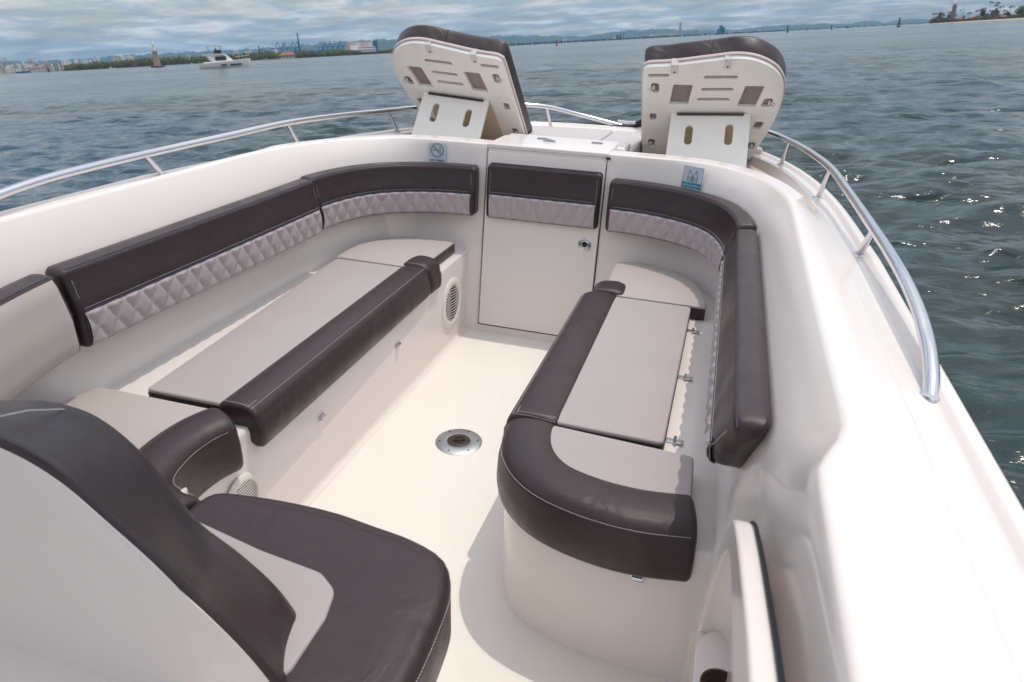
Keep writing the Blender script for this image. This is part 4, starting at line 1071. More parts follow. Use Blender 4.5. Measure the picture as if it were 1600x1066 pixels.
def treeline(name, tab, D, label, mats, density=1.0, depth=50, s=2.0, cl=26, ground=None):
    b = [MB() for _ in mats]; x = tab[0][0]; tx = [p[0] for p in tab]; ty = [p[1] for p in tab]
    while x < tab[-1][0]:
        Htop = max(2.0, (yhor(x)-np.interp(x, tx, ty)+1.0)*mv(x, D))
        for layer in range(3):
            dd = layer*depth/3+random.uniform(0, 12); hh = Htop*(0.78+0.12*layer)*random.uniform(0.82, 1.10)
            c = at(x+random.uniform(-1, 1), D+dd, 0); k = random.randrange(len(mats))
            r = max(1.2, min(hh*0.45, 5.5)); zz = hh-r*0.75
            clump(b[k], Vector((c.x, c.y, SEA+zz)), r, cl, s)
            if zz > r*0.6: clump(b[k], Vector((c.x, c.y, SEA+zz*0.45)), r*1.05, int(cl*0.8), s)
        x += 2.2/density*random.uniform(0.7, 1.3)
    m = MB(); nf = []
    for k, q in enumerate(b):
        nf += [k]*len(q.f); m.add(q.v, q.f)
    me = bpy.data.meshes.new(name); me.from_pydata(m.v, [], m.f)
    for mm in mats: me.materials.append(mm)
    me.polygons.foreach_set('material_index', nf); me.update()
    o = bpy.data.objects.new(name, me); COL.objects.link(o); tagp(o, label, None, None, 'stuff'); return o
def land(name, tab, m, kind='structure'):
    b = MB(); n = len(tab)
    for (x, D0, D1, z) in tab:
        p = at(x, D0, 0); q = at(x, D0+3, 0); r = at(x, D1, 0)
        b.v += [(p.x, p.y, SEA-0.6), (q.x, q.y, SEA+0.5*z), (r.x, r.y, SEA+z), (r.x, r.y, SEA-0.6)]
    for i in range(n-1):
        for k in range(3): b.f.append((i*4+k, (i+1)*4+k, (i+1)*4+k+1, i*4+k+1))
    return single(b, name, m, None, None, kind=kind)
land('shore', [(-80, 1500, 2600, 1.5), (60, 1480, 2600, 1.5), (105, 1300, 2500, 1.2), (200, 1250, 2400, 1), (400, 1200, 2400, 1), (560, 1300, 2400, 1), (640, 1500, 2400, 1)], M['land'])
treeline('mangrove_belt', [(104, 101), (112, 98), (125, 97), (140, 97), (152, 93), (162, 95), (180, 94), (196, 91), (210, 91), (225, 88), (240, 89), (255, 88), (270, 86.5), (285, 86), (300, 87), (312, 85.5), (335, 85), (355, 83.5), (380, 82.5), (400, 80.5), (412, 77.5), (420, 76.5), (430, 81), (445, 82), (462, 80), (476, 76.5), (486, 75.5), (496, 78.5), (510, 79), (528, 75.5), (540, 75), (555, 78.5), (575, 80.5), (586, 79.5), (600, 77), (625, 75)], 1230,
         'belt of olive and brownish mangroves along the far left shore', [M['mangrove'], M['mangrove2'], M['leafgreen']], 1.1)
treeline('far_coast_trees', [(640, 76.5), (760, 70.5), (840, 66), (900, 63), (960, 60), (1040, 55.5), (1110, 53), (1180, 49.5), (1240, 46.5), (1300, 43.3), (1360, 40.2), (1460, 35)], 3100, 'thin dark line of trees along the distant coast', [M['mangrove'], M['hill']], 0.55, depth=90, s=5.0, cl=14)

def tree(px, D, ytop, wpx, label, m=None, group=None, ybase=None):
    p = at(px, D, 0); H = (yhor(px)+1.0-ytop)*mv(px, D); W = wpx*mh(px, D)
    root = empty('tree', tuple(p), label, 'tree', group, boat=False)
    b = MB(); b.tube([p, p+Vector((0.2, 0.1, H*0.4)), p+Vector((0.0, 0.3, H*0.62))], [W*0.05, W*0.035, W*0.02], 7)
    for a in range(4):
        w = a*PI/2+0.4; b.tube([p+Vector((0.1, 0.1, H*0.35)), p+Vector((math.cos(w)*W*0.28, math.sin(w)*W*0.28, H*0.66))], [W*0.022, W*0.01], 5)
    b.build('trunk', M['bark'], root)
    c = MB()
    for k in range(16):
        a = random.uniform(0, 2*PI); q = random.uniform(0, 0.36)*W
        clump(c, p+Vector((math.cos(a)*q, math.sin(a)*q, H*random.uniform(0.42, 0.86))), W*random.uniform(0.13, 0.22), 60, W*0.12)
    c.build('crown', m or M['mangrove'], root, smooth=False); return root
def palm(px, D, ytop, label, group, lean=0.0, fr_len=4.9):
    p = at(px, D, 0.8); H = (yhor(px)+0.3-ytop)*mv(px, D)-1.2; root = empty('palm_tree', tuple(p), label, 'palm', group, boat=False)
    L = [p+Vector((lean*H*0.2*(k/6)**2, 0, H*k/6)) for k in range(7)]
    b = MB(); b.tube(L, [0.28, 0.22, 0.2, 0.19, 0.18, 0.17, 0.15], 7); b.build('trunk', M['bark'], root)
    c = MB(); top = L[-1]
    for k in range(22):
        a = k*2.4+random.uniform(-.2, .2); el = random.uniform(-0.25, 0.9); d = Vector((math.cos(a)*math.cos(el), math.sin(a)*math.cos(el), math.sin(el)))
        prev = top; s = Vector((-math.sin(a), math.cos(a), 0))
        for j in range(1, 6):
            u = j/5; nx = top+Vector((d.x, d.y, 0))*fr_len*u+Vector((0, 0, d.z*fr_len*u*0.8-2.9*u*u))
            w0 = 0.95*math.sin(PI*min(1, (j-1)/5+0.15)); w1 = 0.95*math.sin(PI*min(0.98, j/5+0.12))
            for sg in (1, -1):
                c.add([prev, prev+s*sg*w0-Vector((0, 0, w0*0.5)), nx+s*sg*w1-Vector((0, 0, w1*0.5)), nx], [(0, 1, 2, 3)])
            prev = nx
    c.build('crown', M['mangrove'], root, smooth=False); return root

# ---- right-hand point with its lighthouse, palms and low houses
DI = 1250
M['brick'] = mat('red_brown_stone', (0.20, 0.125, 0.105), 0.9, var=0.2, vscale=0.5)
M['white'] = mat('white_paint', (0.75, 0.73, 0.70), 0.7, var=0.05, vscale=0.3)
M['redroof'] = mat('red_roof', (0.30, 0.10, 0.06), 0.8, var=0.15, vscale=0.4)
M['glass'] = mat('window_glass', (0.03, 0.035, 0.04), 0.15)
M['pink'] = mat('pinkish_wall', (0.50, 0.36, 0.33), 0.8, var=0.1, vscale=0.1)
M['cream2'] = mat('cream_wall', (0.58, 0.50, 0.42), 0.8, var=0.1, vscale=0.1)
M['greywall'] = mat('grey_wall', (0.35, 0.35, 0.36), 0.8, var=0.1, vscale=0.1)
M['bluesteel'] = mat('blue_painted_steel', (0.03, 0.12, 0.24), 0.6)
M['navy'] = mat('navy_paint', (0.02, 0.035, 0.07), 0.5)
M['buoyred'] = mat('red_buoy_paint', (0.35, 0.03, 0.03), 0.5)
M['buoydark'] = mat('dark_green_buoy_paint', (0.01, 0.03, 0.03), 0.5)
M['foam_w'] = mat('sea_foam', (0.75, 0.75, 0.74), 0.8)
M['skin'] = mat('skin', (0.35, 0.20, 0.14), 0.6); M['shirt'] = mat('dark_clothes', (0.04, 0.035, 0.05), 0.8)
land('island', [(1440, DI+60, DI+75, 0.15), (1456, DI, DI+120, 0.9), (1480, DI-20, DI+160, 1.3), (1530, DI-60, DI+200, 1.8), (1600, DI-110, DI+220, 2.0), (1680, DI-150, DI+220, 2.0)], M['sand'])
p = at(1487.5, DI+20, 0.9); H = 33*mv(1487, DI)
lh = empty('lighthouse', tuple(p), 'tall red-brown stone lighthouse with white lantern on the right-hand point', 'lighthouse', boat=False)
T_ = Matrix.Translation(p)
b = MB(); b.lathe([(0, 0), (4.6, 0), (4.5, 2), (3.9, 2.2), (2.7, H*0.66), (2.55, H*0.70)], 8, T_); b.build('tower', M['brick'], lh, smooth=False)
b = MB(); b.lathe([(0, H*0.70), (3.7, H*0.705), (3.8, H*0.72), (3.8, H*0.745), (3.6, H*0.745), (3.6, H*0.715), (0, H*0.715)], 16, T_); b.lathe([(2.2, H*0.715), (2.1, H*0.83), (2.7, H*0.835), (2.7, H*0.85), (0, H*0.85)], 10, T_); b.build('gallery', M['brick'], lh, smooth=False)
b = MB(); b.lathe([(1.6, H*0.85), (1.6, H*0.93), (1.9, H*0.935), (1.3, H*0.975), (0.3, H*0.995), (0, H*1.01)], 12, T_); b.build('lantern', M['white'], lh)
b = MB()
for k in range(4): b = MB(); b.lathe([(0, 0), (0.6, 0)], 6, T_ @ Matrix.Translation((0, -3.3+k*0.25, 7+k*6.2)) @ Matrix.Rotation(PI/2, 4, 'X')); b.build('window', M['glass'], lh)

p = at(1502.5, DI+40, 1); b = MB(); Hm = 24*mv(1502, DI)
for sx in (-1, 1):
    for sy in (-1, 1): b.tube([p+Vector((sx*0.8, sy*0.8, 0)), p+Vector((sx*0.15, sy*0.15, Hm))], 0.10, 4)
for k in range(14):
    z0, z1 = Hm*k/14, Hm*(k+1)/14; w0 = 0.8-0.65*k/14; b.tube([p+Vector((-w0, -w0, z0)), p+Vector((w0, -w0, z1))], 0.07, 4); b.tube([p+Vector((w0, w0, z0)), p+Vector((-w0, w0, z1))], 0.07, 4)
single(b, 'radio_mast', M['greywall'], 'thin lattice mast right of the lighthouse', 'mast')
p = at(1498.3, DI+42, 1); b = MB(); b.tube([p, p+Vector((0, 0, 21*mv(1498, DI)))], 0.12, 5); b.lathe([(0, 1.2), (1.3, 0.4), (1.3, 0)], 10, Matrix.Translation(p+Vector((0, 0, 18.5*mv(1498, DI)))) @ Matrix.Rotation(PI/2, 4, 'X')); single(b, 'dish_pole', M['greywall'], 'short pole with dish beside the lattice mast', 'mast')
for i, (x, yt, ln) in enumerate(((1459, 19, -0.5), (1463, 18.5, 0.2), (1482, 16.5, 0.3), (1491, 21, -0.3), (1512, 17.5, 0.3), (1525, 14, -0.2), (1530, 11.5, 0.3), (1542.5, 0.5, 0.2), (1536, 10.5, -0.4), (1551, 6, 0.3), (1555, 1.5, -0.2), (1559, 8, 0.5), (1576, 7.5, 0.2), (1546, 14, 0.1), (1567, 14, 0.3), (1472, 21, 0.1), (1505, 23, 0))):
    palm(x, DI+random.uniform(8, 70), yt, ['palm on the sandy right-hand point', 'tall palm rising well above the others on the right-hand point'][yt < 2], 'palms on the right-hand point', ln)
for x, yt, w, m, lab in ((1467, 17, 13, 'mangrove2', 'brownish bushy tree at the tip of the right-hand point, left of the lighthouse'), (1480, 20, 9, 'mangrove2', 'small brownish tree just left of the lighthouse'), (1534, 13, 16, 'mangrove2', 'brown-green tree in the middle of the point below the tall palms'), (1553, 9, 15, 'mangrove', 'tall dark tree under the two highest palms on the point'), (1571, 16, 14, 'mangrove', 'low olive tree between the palms and the big green tree'), (1594, 7.5, 27, 'leafgreen', 'broad bright green tree at the right edge of the photo')):
    tree(x, DI+35, yt, w, lab, M[m])
for x, yt, w, dd, lab, wm in ((1500, 28, 15, 40, 'low red-brown building right of the lighthouse foot', 'brick'), (1520, 26, 12, 30, 'low red-brown building under the palms', 'brick'), (1563, 24.5, 20, 20, 'long low pinkish wall behind the beach', 'pink')):
    p = at(x, DI+dd, 0.8); w_ = w*mh(x, DI); h_ = (yhor(x)-yt)*mv(x, DI)*0.8; R_ = bgmat(x)
    r = empty('beach_house', tuple(p), lab, 'building', None, boat=False)
    T_ = Matrix.Translation(p) @ R_
    b = MB(); b.box((-w_/2, 0, -1), (w_/2, 7, h_)); b.tf(T_); b.build('wall', M[wm], r, smooth=False)
    b = MB(); b.add([(-w_/2-.5, -.6, h_), (w_/2+.5, -.6, h_), (w_/2+.5, 7.6, h_), (-w_/2-.5, 7.6, h_), (-w_/2+1, 3.5, h_+2.2), (w_/2-1, 3.5, h_+2.2)], [(0, 1, 5, 4), (2, 3, 4, 5), (0, 4, 3), (1, 2, 5), (3, 2, 1, 0)]); b.tf(T_); b.build('roof', M['redroof'], r, smooth=False)
    b = MB()
    for k in range(int(w_/3.5)): b.box((-w_/2+1.2+k*3.5, -0.05, h_*0.35), (-w_/2+2.6+k*3.5, 0.02, h_*0.7))
    b.tf(T_); o = b.build('window_row', M['glass'], r, smooth=False)

treeline('point_undergrowth', [(1456, 28.2), (1460, 25.3), (1467, 24.1), (1474, 27.0), (1481, 24.4), (1488, 27.0), (1496, 28.8), (1510, 27.4), (1518, 25.5), (1525, 23.6), (1533, 21.7), (1541, 20.4), (1550, 19.1), (1558, 20.1), (1565, 23.4), (1574, 22.7), (1582, 20.8), (1590, 17.7), (1600, 16.3), (1680, 13.6)], DI+8,
         'mass of brown-green palms and shrubs covering the right-hand point', [M['mangrove2'], M['mangrove2'], M['mangrove']], 1.3, depth=60, s=2.2, cl=26)
# ---- monument standing in the bay
DM = 560; p = at(246, DM, 0); k = mv(246, DM)
mon = empty('harbour_monument', tuple(p), 'white statue on a tall tan pillar rising from the water in front of the mangroves', 'monument', boat=False); T_ = Matrix.Translation(p) @ bgmat(246)
b = MB(); b.lathe([(0, -1.5), (4.6, -1.5), (4.6, 0.7), (4.2, 1.0), (0, 1.0)], 8, T_); b.build('plinth', M['navy'], mon, smooth=False)
hp = 26*k
M['tan'] = mat('tan_stone', (0.42, 0.30, 0.23), 0.8, var=0.12, vscale=0.8)
b = MB()
for sx in (-1, 0, 1):
    b.add([(sx*1.55-0.72, -1.9+abs(sx)*0.5, 1), (sx*1.55+0.72, -1.9+abs(sx)*0.5, 1), (sx*1.55+0.72, 1.9, 1), (sx*1.55-0.72, 1.9, 1), (sx*1.0-0.48, -1.1+abs(sx)*0.3, hp*0.88), (sx*1.0+0.48, -1.1+abs(sx)*0.3, hp*0.88), (sx*1.0+0.48, 1.1, hp*0.88), (sx*1.0-0.48, 1.1, hp*0.88)], [(0, 1, 5, 4), (1, 2, 6, 5), (2, 3, 7, 6), (3, 0, 4, 7), (4, 5, 6, 7)])
b.tf(T_); b.build('pillar', M['tan'], mon, smooth=False)
b = MB(); b.box((-1.9, -1.5, hp*0.88), (1.9, 1.5, hp*0.95)); b.box((-1.2, -1.1, hp*0.95), (1.2, 1.1, hp*1.0)); b.tf(T_); b.build('capital', M['tan'], mon, smooth=False)
b = MB(); hs = 14.5*k; b.lathe([(0, hp), (1.05, hp), (0.95, hp+hs*0.2), (0.72, hp+hs*0.45), (0.88, hp+hs*0.60), (0.95, hp+hs*0.72), (0.75, hp+hs*0.82), (0.32, hp+hs*0.86), (0.42, hp+hs*0.90), (0.42, hp+hs*0.96), (0.2, hp+hs), (0, hp+hs)], 14, T_)
b.tube([T_ @ Vector((-0.8, -0.3, hp+hs*0.75)), T_ @ Vector((-0.9, -0.9, hp+hs*0.62)), T_ @ Vector((-0.2, -1.1, hp+hs*0.66))], 0.2, 6); b.tube([T_ @ Vector((0.8, -0.3, hp+hs*0.75)), T_ @ Vector((0.9, -0.8, hp+hs*0.60)), T_ @ Vector((0.4, -1.1, hp+hs*0.64))], 0.2, 6)
b.build('statue', M['white'], mon)

# ---- motor catamaran under way
DC = 232; p = at(351, DC, 0); k = mh(351, DC); kv = mv(351, DC); L = 78*k
cat = empty('catamaran', tuple(p), 'white motor catamaran with flybridge crossing the bay at the left', 'boat', boat=False)
T_ = Matrix.Translation(p) @ bgmat(351) @ Matrix.Rotation(rad(8), 4, 'Z')
def hullmesh(y0, w):
    b = MB(); st = [(-0.5, 0.55, 0.75), (-0.42, 1.0, 0.8), (0.0, 1.0, 0.95), (0.3, 0.8, 1.1), (0.46, 0.35, 1.22), (0.5, 0.04, 1.25)]
    for x, ww, hh in st:
        for yy, z in ((-0.5, 1), (-0.42, 0.3), (-0.15, -0.25), (0.15, -0.25), (0.42, 0.3), (0.5, 1)): b.v.append((x*L, y0+yy*w*ww, z*hh*1.75 if z > 0 else z*1.2))
    for i in range(5):
        for j in range(5): b.f.append((i*6+j, i*6+j+1, (i+1)*6+j+1, (i+1)*6+j))
        b.f.append((i*6+5, i*6, (i+1)*6, (i+1)*6+5))
    b.f += [(5, 4, 3, 2, 1, 0), (30, 31, 32, 33, 34, 35)]; return b.tf(T_)
for y0 in (-2.6, 2.6): hullmesh(y0, 1.9).build('hull', M['white'], cat, ang=60)
b = MB(); b.box((-L*0.42, -2.6, 0.9), (L*0.36, 2.6, 1.75)); b.tf(T_); b.build('bridge_deck', M['white'], cat, smooth=False)
b = MB(); b.add([(-L*0.26, -2.2, 1.7), (L*0.17, -2.1, 1.7), (L*0.17, 2.1, 1.7), (-L*0.26, 2.2, 1.7), (-L*0.36, -2.3, 3.55), (L*0.02, -1.8, 3.7), (L*0.02, 1.8, 3.7), (-L*0.36, 2.3, 3.55)], [(0, 1, 5, 4), (1, 2, 6, 5), (2, 3, 7, 6), (3, 0, 4, 7), (4, 5, 6, 7)]); b.tf(T_); b.build('cabin', M['white'], cat, smooth=False)
b = MB(); b.box((-L*0.20, -2.26, 2.0), (L*0.02, -2.18, 3.05)); b.tf(T_); b.build('window', M['glass'], cat, smooth=False)
b = MB(); b.box((-L*0.40, -2.5, 3.5), (L*0.0, 2.5, 3.78)); b.tf(T_); b.build('cabin_roof', M['white'], cat, smooth=False)
b = MB(); b.box((-L*0.32, -2.1, 5.75), (0.0, 2.1, 5.95)); b.tf(T_); b.build('hardtop', M['white'], cat, smooth=False)
for x in (-L*0.29, -L*0.04):
    for y in (-1.8, 1.8):
        b = MB(); b.tube([T_ @ Vector((x, y, 3.7)), T_ @ Vector((x, y, 5.78))], 0.07, 6); b.build('hardtop_post', M['greywall'], cat)
b = MB(); b.box((-L*0.17, -1.6, 3.7), (-L*0.05, 1.6, 4.8)); b.tf(T_); b.build('flybridge_helm', M['shirt'], cat, smooth=False)
for x in (-0.12, 0.06, 0.18):
    b = MB(); b.box((L*x, -3.62, 0.55), (L*x+1.5, -3.50, 0.95)); b.tf(T_); b.build('hull_window', M['glass'], cat, smooth=False)
b = MB(); b.tube([T_ @ Vector((L*0.2, -3.3, 2.75)), T_ @ Vector((L*0.49, -2.7, 3.0))], 0.03, 5)
for q in range(5): x = 0.2+q*0.07; b.tube([T_ @ Vector((L*x, -3.3+q*0.12, 1.8)), T_ @ Vector((L*x, -3.3+q*0.12, 2.8))], 0.03, 5)
b.build('guard_rail', M['steel'], cat)
def person(x, y, z, label, sit=False, arm=0):
    o = T_ @ Vector((x, y, z)); R3 = T_.to_3x3()
    me = bpy.data.meshes.new('person')
    J = [(0, 0, .92), (0, 0, 1.2), (0, 0, 1.42), (0, 0, 1.52), (0, 0.01, 1.64), (0, 0, 1.73), (.19, 0, 1.40), (.24, .03, 1.12), (.22, .12+arm, .90), (-.19, 0, 1.40), (-.24, .03, 1.12), (-.22, .12, .90), (.10, 0, .88), (.11, .03, .48), (.11, 0, .06), (-.10, 0, .88), (-.12, .02, .48), (-.12, 0, .06), (.11, .14, .03), (-.12, .14, .03)]
    E_ = [(0, 1), (1, 2), (2, 3), (3, 4), (4, 5), (2, 6), (6, 7), (7, 8), (2, 9), (9, 10), (10, 11), (0, 12), (12, 13), (13, 14), (0, 15), (15, 16), (16, 17), (14, 18), (17, 19)]
    rds = [.14, .13, .13, .055, .10, .07, .065, .048, .036, .065, .048, .036, .09, .065, .045, .09, .065, .045, .035, .035]
    me.from_pydata(J, E_, []); ob = bpy.data.objects.new('person', me); COL.objects.link(ob)
    sk = ob.modifiers.new('skin', 'SKIN'); ob.modifiers.new('s', 'SUBSURF').levels = 1
    if not me.skin_vertices: bpy.context.view_layer.objects.active = ob
    try:
        for i, r in enumerate(rds): me.skin_vertices[0].data[i].radius = (r, r*0.8)
        me.skin_vertices[0].data[0].use_root = True
    except Exception: pass
    me.materials.append(M['shirt']); ob.matrix_world = Matrix.Translation(o) @ R3.to_4x4() @ Matrix.Rotation(random.uniform(-1, 1), 4, 'Z')
    tagp(ob, label, 'person')
person(L*0.22, -2.6, 1.95, 'person in dark clothes standing amidships at the catamaran rail')
person(L*0.40, -2.2, 2.1, 'person standing near the bow of the catamaran')
person(-L*0.14, -0.4, 3.75, 'person standing on the flybridge of the catamaran')
w_ = MB(); a = at(330, DC, 0); 
for i in range(60):
    x = -L*0.5-1-i*0.55; s = 1.9*(1-i/75)
    for y0 in (-2.6, 2.6):
        q = T_ @ Vector((x+random.uniform(-.3, .3), y0+random.uniform(-.5, .5)*s, 0)); z = SEA+0.10+random.uniform(0, 0.05)
        w_.add([(q.x-s*0.3, q.y-0.25, z), (q.x+s*0.35, q.y-0.3, z+0.02), (q.x+s*0.3, q.y+0.35, z+0.03), (q.x-s*0.35, q.y+0.3, z)], [(0, 1, 2, 3)])
single(w_, 'wake', M['foam_w'], 'white wake trailing behind the catamaran', None, kind='stuff')

# ---- far city and port
def block(px, yt, w, D, label, m='white', group=None, yb=None, floors=True, dep=None, name='far_building', roof=None):
    p = at(px, D, 0.5); ww = w*mh(px, D); hh = max(2.5, (yhor(px)-yt)*mv(px, D)); T_ = Matrix.Translation(p) @ bgmat(px) @ Matrix.Rotation(random.uniform(-0.3, 0.3), 4, 'Z')
    r = empty(name, tuple(p), label, 'building', group, boat=False); dd = dep or ww*0.8
    b = MB(); b.box((-ww/2, 0, -1), (ww/2, dd, hh)); b.tf(T_); b.build('wall', M[m], r, smooth=False)
    b = MB()
    if roof: b.add([(-ww/2-1, -1, hh), (ww/2+1, -1, hh), (ww/2+1, dd+1, hh), (-ww/2-1, dd+1, hh), (-ww/2+2, dd/2, hh+ww*0.12), (ww/2-2, dd/2, hh+ww*0.12)], [(0, 1, 5, 4), (2, 3, 4, 5), (0, 4, 3), (1, 2, 5), (3, 2, 1, 0)])
    else: b.box((-ww*0.2, dd*0.3, hh), (ww*0.15, dd*0.6, hh+2.2))
    b.tf(T_); b.build('roof', M[roof] if roof else M['greywall'], r, smooth=False)
    if floors:
        b = MB(); nf = int(hh/3.4)
        for k in range(nf):
            z = 1.2+k*3.4
            if z+1.5 > hh or k > 7: break
            nb = max(2, int(ww/5)); 
            for j in range(nb): x0 = -ww/2+ww*(j+0.25)/nb; b.box((x0, -0.06, z), (x0+ww*0.5/nb, 0.02, z+1.4))
        if b.v: b.tf(T_); b.build('window_rows', M['glass'], r, smooth=False)
    return r
GC = 'pale buildings of the far city'
LC = 'tiny pale building among the packed white city blocks at the far left'
x = -6
while x < 104:
    yt = {0: 103, 1: 99, 2: 101}[int(x/3) % 3]+random.uniform(-2.5, 2.5)-x*0.03
    block(x, yt, random.uniform(3.0, 7.5), 1560+random.uniform(0, 300), LC, random.choice(['white', 'white', 'cream2', 'pink', 'greywall']), GC); x += random.uniform(2.6, 4.2)
for x, yt, w in ((1, 91, 2.2), (5, 93, 2.4), (9.5, 91.5, 2.0), (14, 90.5, 2.6), (18, 93, 2.2)): block(x, yt, w, 2300, 'slim grey tower in the cluster at the extreme left of the skyline', 'greywall', 'slim grey towers')
for a in ((52, 92.5, 5, 'tall pinkish white block, left one of the pair above the brown shed', 'pink'), (59, 92.5, 6, 'tall white block, right one of the pair above the brown shed', 'white'), (107, 94.5, 15, 'long white flat-roofed building near the start of the trees', 'white'), (122, 92.5, 6, 'white block with a small tower left of the long sheds', 'white'), (137, 93, 14, 'long low white shed just left of the trees', 'white'),
          (153, 89.5, 9, 'white stepped tower block above the trees, left of the gap to the hills', 'white'), (184, 88.5, 7, 'pale block rising behind the trees, left of the statue', 'cream2'), (196, 87, 8, 'white block behind the trees, second left of the statue', 'white'), (207, 86.5, 9, 'white block behind the trees, nearest the statue', 'white'), (296, 85.5, 5, 'little white house roof above the mangroves between statue and catamaran', 'white'), (372, 80, 9, 'pale yellowish block above the trees over the catamaran', 'cream2'), (392, 79, 10, 'pale yellowish block above the trees right of the catamaran', 'cream2')):
    block(a[0], a[1], a[2], 1800, a[3], a[4])
block(60, 105.5, 23, 1480, 'long brown-roofed quayside shed at the far left waterline', 'cream2', roof='brick', floors=False, dep=25)
block(112, 102, 22, 1420, 'long grey quayside shed with dark roof before the trees', 'greywall', roof='brick', floors=False, dep=25)
# quayside vessels, small marks
def vessel(px, D, Lpx, label, hm, sm, hull_h=2.0, sup=0.25, name='cargo_ship', flip=1, sup_at=-0.36):
    p = at(px, D, 0); L_ = Lpx*mh(px, D); T_ = Matrix.Translation(p) @ bgmat(px) @ Matrix.Scale(flip, 4, (1, 0, 0)); k = mv(px, D)
    r = empty(name, tuple(p), label, 'ship' if L_ > 30 else 'boat', None, boat=False); w = L_*0.18; hh = hull_h*k
    b = MB(); v = []
    for xx, ww, up in ((-0.5, 0.8, 1), (-0.3, 1, 0.95), (0.3, 1, 0.95), (0.44, 0.6, 1.15), (0.5, 0.05, 1.3)): v += [(xx*L_, -w/2*ww, hh*up), (xx*L_*0.97, -w/2*ww*0.8, -1), (xx*L_*0.97, w/2*ww*0.8, -1), (xx*L_, w/2*ww, hh*up)]
    f = []
    for i in range(4):
        for j in range(3): f.append((i*4+j, i*4+j+1, (i+1)*4+j+1, (i+1)*4+j))
        f.append((i*4+3, i*4, (i+1)*4, (i+1)*4+3))
    f += [(0, 1, 2, 3), (16, 17, 18, 19)]; b.add(v, f); b.tf(T_); b.build('hull', M[hm], r, smooth=False)
    b = MB(); sw = L_*sup/2; c0 = L_*sup_at; b.box((c0-sw/1.4, -w*0.35, hh*0.95), (c0+sw/1.4, w*0.35, hh*2.0)); b.box((c0-sw/2.2, -w*0.3, hh*2.0), (c0+sw/2.2, w*0.3, hh*2.7)); b.tf(T_); b.build('superstructure', M[sm], r, smooth=False)
    b = MB(); b.tube([T_ @ Vector((c0, 0, hh*2.6)), T_ @ Vector((c0, 0, hh*3.6))], 0.02*L_*0.3+0.03, 5); b.build('mast', M['greywall'], r)
    return r
vessel(36, 1380, 24, 'small blue ship moored at the far left quay', 'bluesteel', 'white', 3.0)
vessel(8, 1400, 14, 'yellow and tan harbour boat at the left edge of the photo', 'cream2', 'sand', 3.0, name='harbour_boat')
vessel(176, 1150, 9, 'small white boat lying close under the mangroves', 'white', 'white', 0.8, 0.5, 'small_boat')
vessel(300, 1050, 5, 'small white boat between the statue and the catamaran', 'white', 'white', 1.0, 0.5, 'small_boat')
def buoy(px, D, Hpx, label, m, cone=False):
    p = at(px, D, 0); H = Hpx*mv(px, D); r = empty('channel_buoy', tuple(p), label, 'buoy', None, boat=False); T_ = Matrix.Translation(p)
    b = MB(); b.lathe([(0, -0.5), (H*0.20, -0.5), (H*0.22, 0.0), (H*0.22, H*0.10), (H*0.12, H*0.16), (0, H*0.16)], 14, T_); b.build('float', M[m], r)
    b = MB()
    for k in range(4):
        a = k*PI/2+0.5; b.tube([p+Vector((math.cos(a)*H*0.12, math.sin(a)*H*0.12, H*0.12)), p+Vector((math.cos(a)*H*0.06, math.sin(a)*H*0.06, H*0.78))], H*0.028, 5)
    b.lathe([(H*0.10, H*0.22), (H*0.07, H*0.70), (0, H*0.72)], 8, T_); b.build('tower', M[m], r)
    b = MB(); b.lathe([(0, H*0.78), (H*0.085, H*0.80), (H*0.085, H*0.93), (0, H)], 10, T_); b.build('lantern', M[m], r)
buoy(870, 520, 9.5, 'red channel buoy between the two propped lids', 'buoyred')
buoy(1230.5, 760, 11, 'dark buoy, left of the three on the right-hand water', 'buoydark')
buoy(1299.5, 900, 8, 'small dark buoy beside a white boat, middle of the three on the right', 'buoydark')
buoy(1404.5, 640, 15, 'tall dark buoy left of the palm-covered point', 'buoydark')
buoy(76, 1150, 9, 'dark green buoy in front of the far left quay', 'buoydark'); buoy(91, 1300, 6, 'small red buoy in front of the far left quay', 'buoyred')
for x, D, l, lab, hm, sm, hh, fl in ((1178, 3000, 20, 'grey cargo ship with white house forward, left of the pair on the far coast', 'navy', 'white', 1.8, -1), (1212, 3000, 27, 'long dark cargo ship with cream house aft, right of the pair on the far coast', 'navy', 'cream2', 1.5, -1)):
    vessel(x, D, l, lab, hm, sm, hh, 0.22, sup_at=0.40 if x < 1200 else -0.40, flip=1 if x < 1200 else -1)
for x, l, m, lab in ((1107, 3, 'white', 'tiny white boat, left of two below the refinery'), (1112.5, 3, 'white', 'tiny white boat, right of two below the refinery'), (1269, 4, 'white', 'tiny white boat left of the small dark buoy'), (1303.5, 6.5, 'white', 'white boat touching the small dark buoy on the right'), (1324.5, 6, 'navy', 'small black boat between the buoys on the right'), (1348, 6, 'white', 'white boat, left of three in a row on the right'), (1353.5, 5, 'cream2', 'cream boat, middle of three in a row on the right'), (1360, 6, 'white', 'white boat, right of three in a row on the right'), (1376, 6, 'white', 'white boat left of the tall dark buoy'), (1392, 5, 'white', 'small white boat just left of the tall dark buoy'), (1417, 4, 'white', 'small white boat just right of the tall dark buoy'), (1276, 7, 'greywall', 'pale vessel below the hills between the first two dark buoys'), (1259, 6, 'greywall', 'pale vessel just right of the left dark buoy')):
    vessel(x, 1700, l, lab, m, m, 1.1, 0.5, 'small_boat')
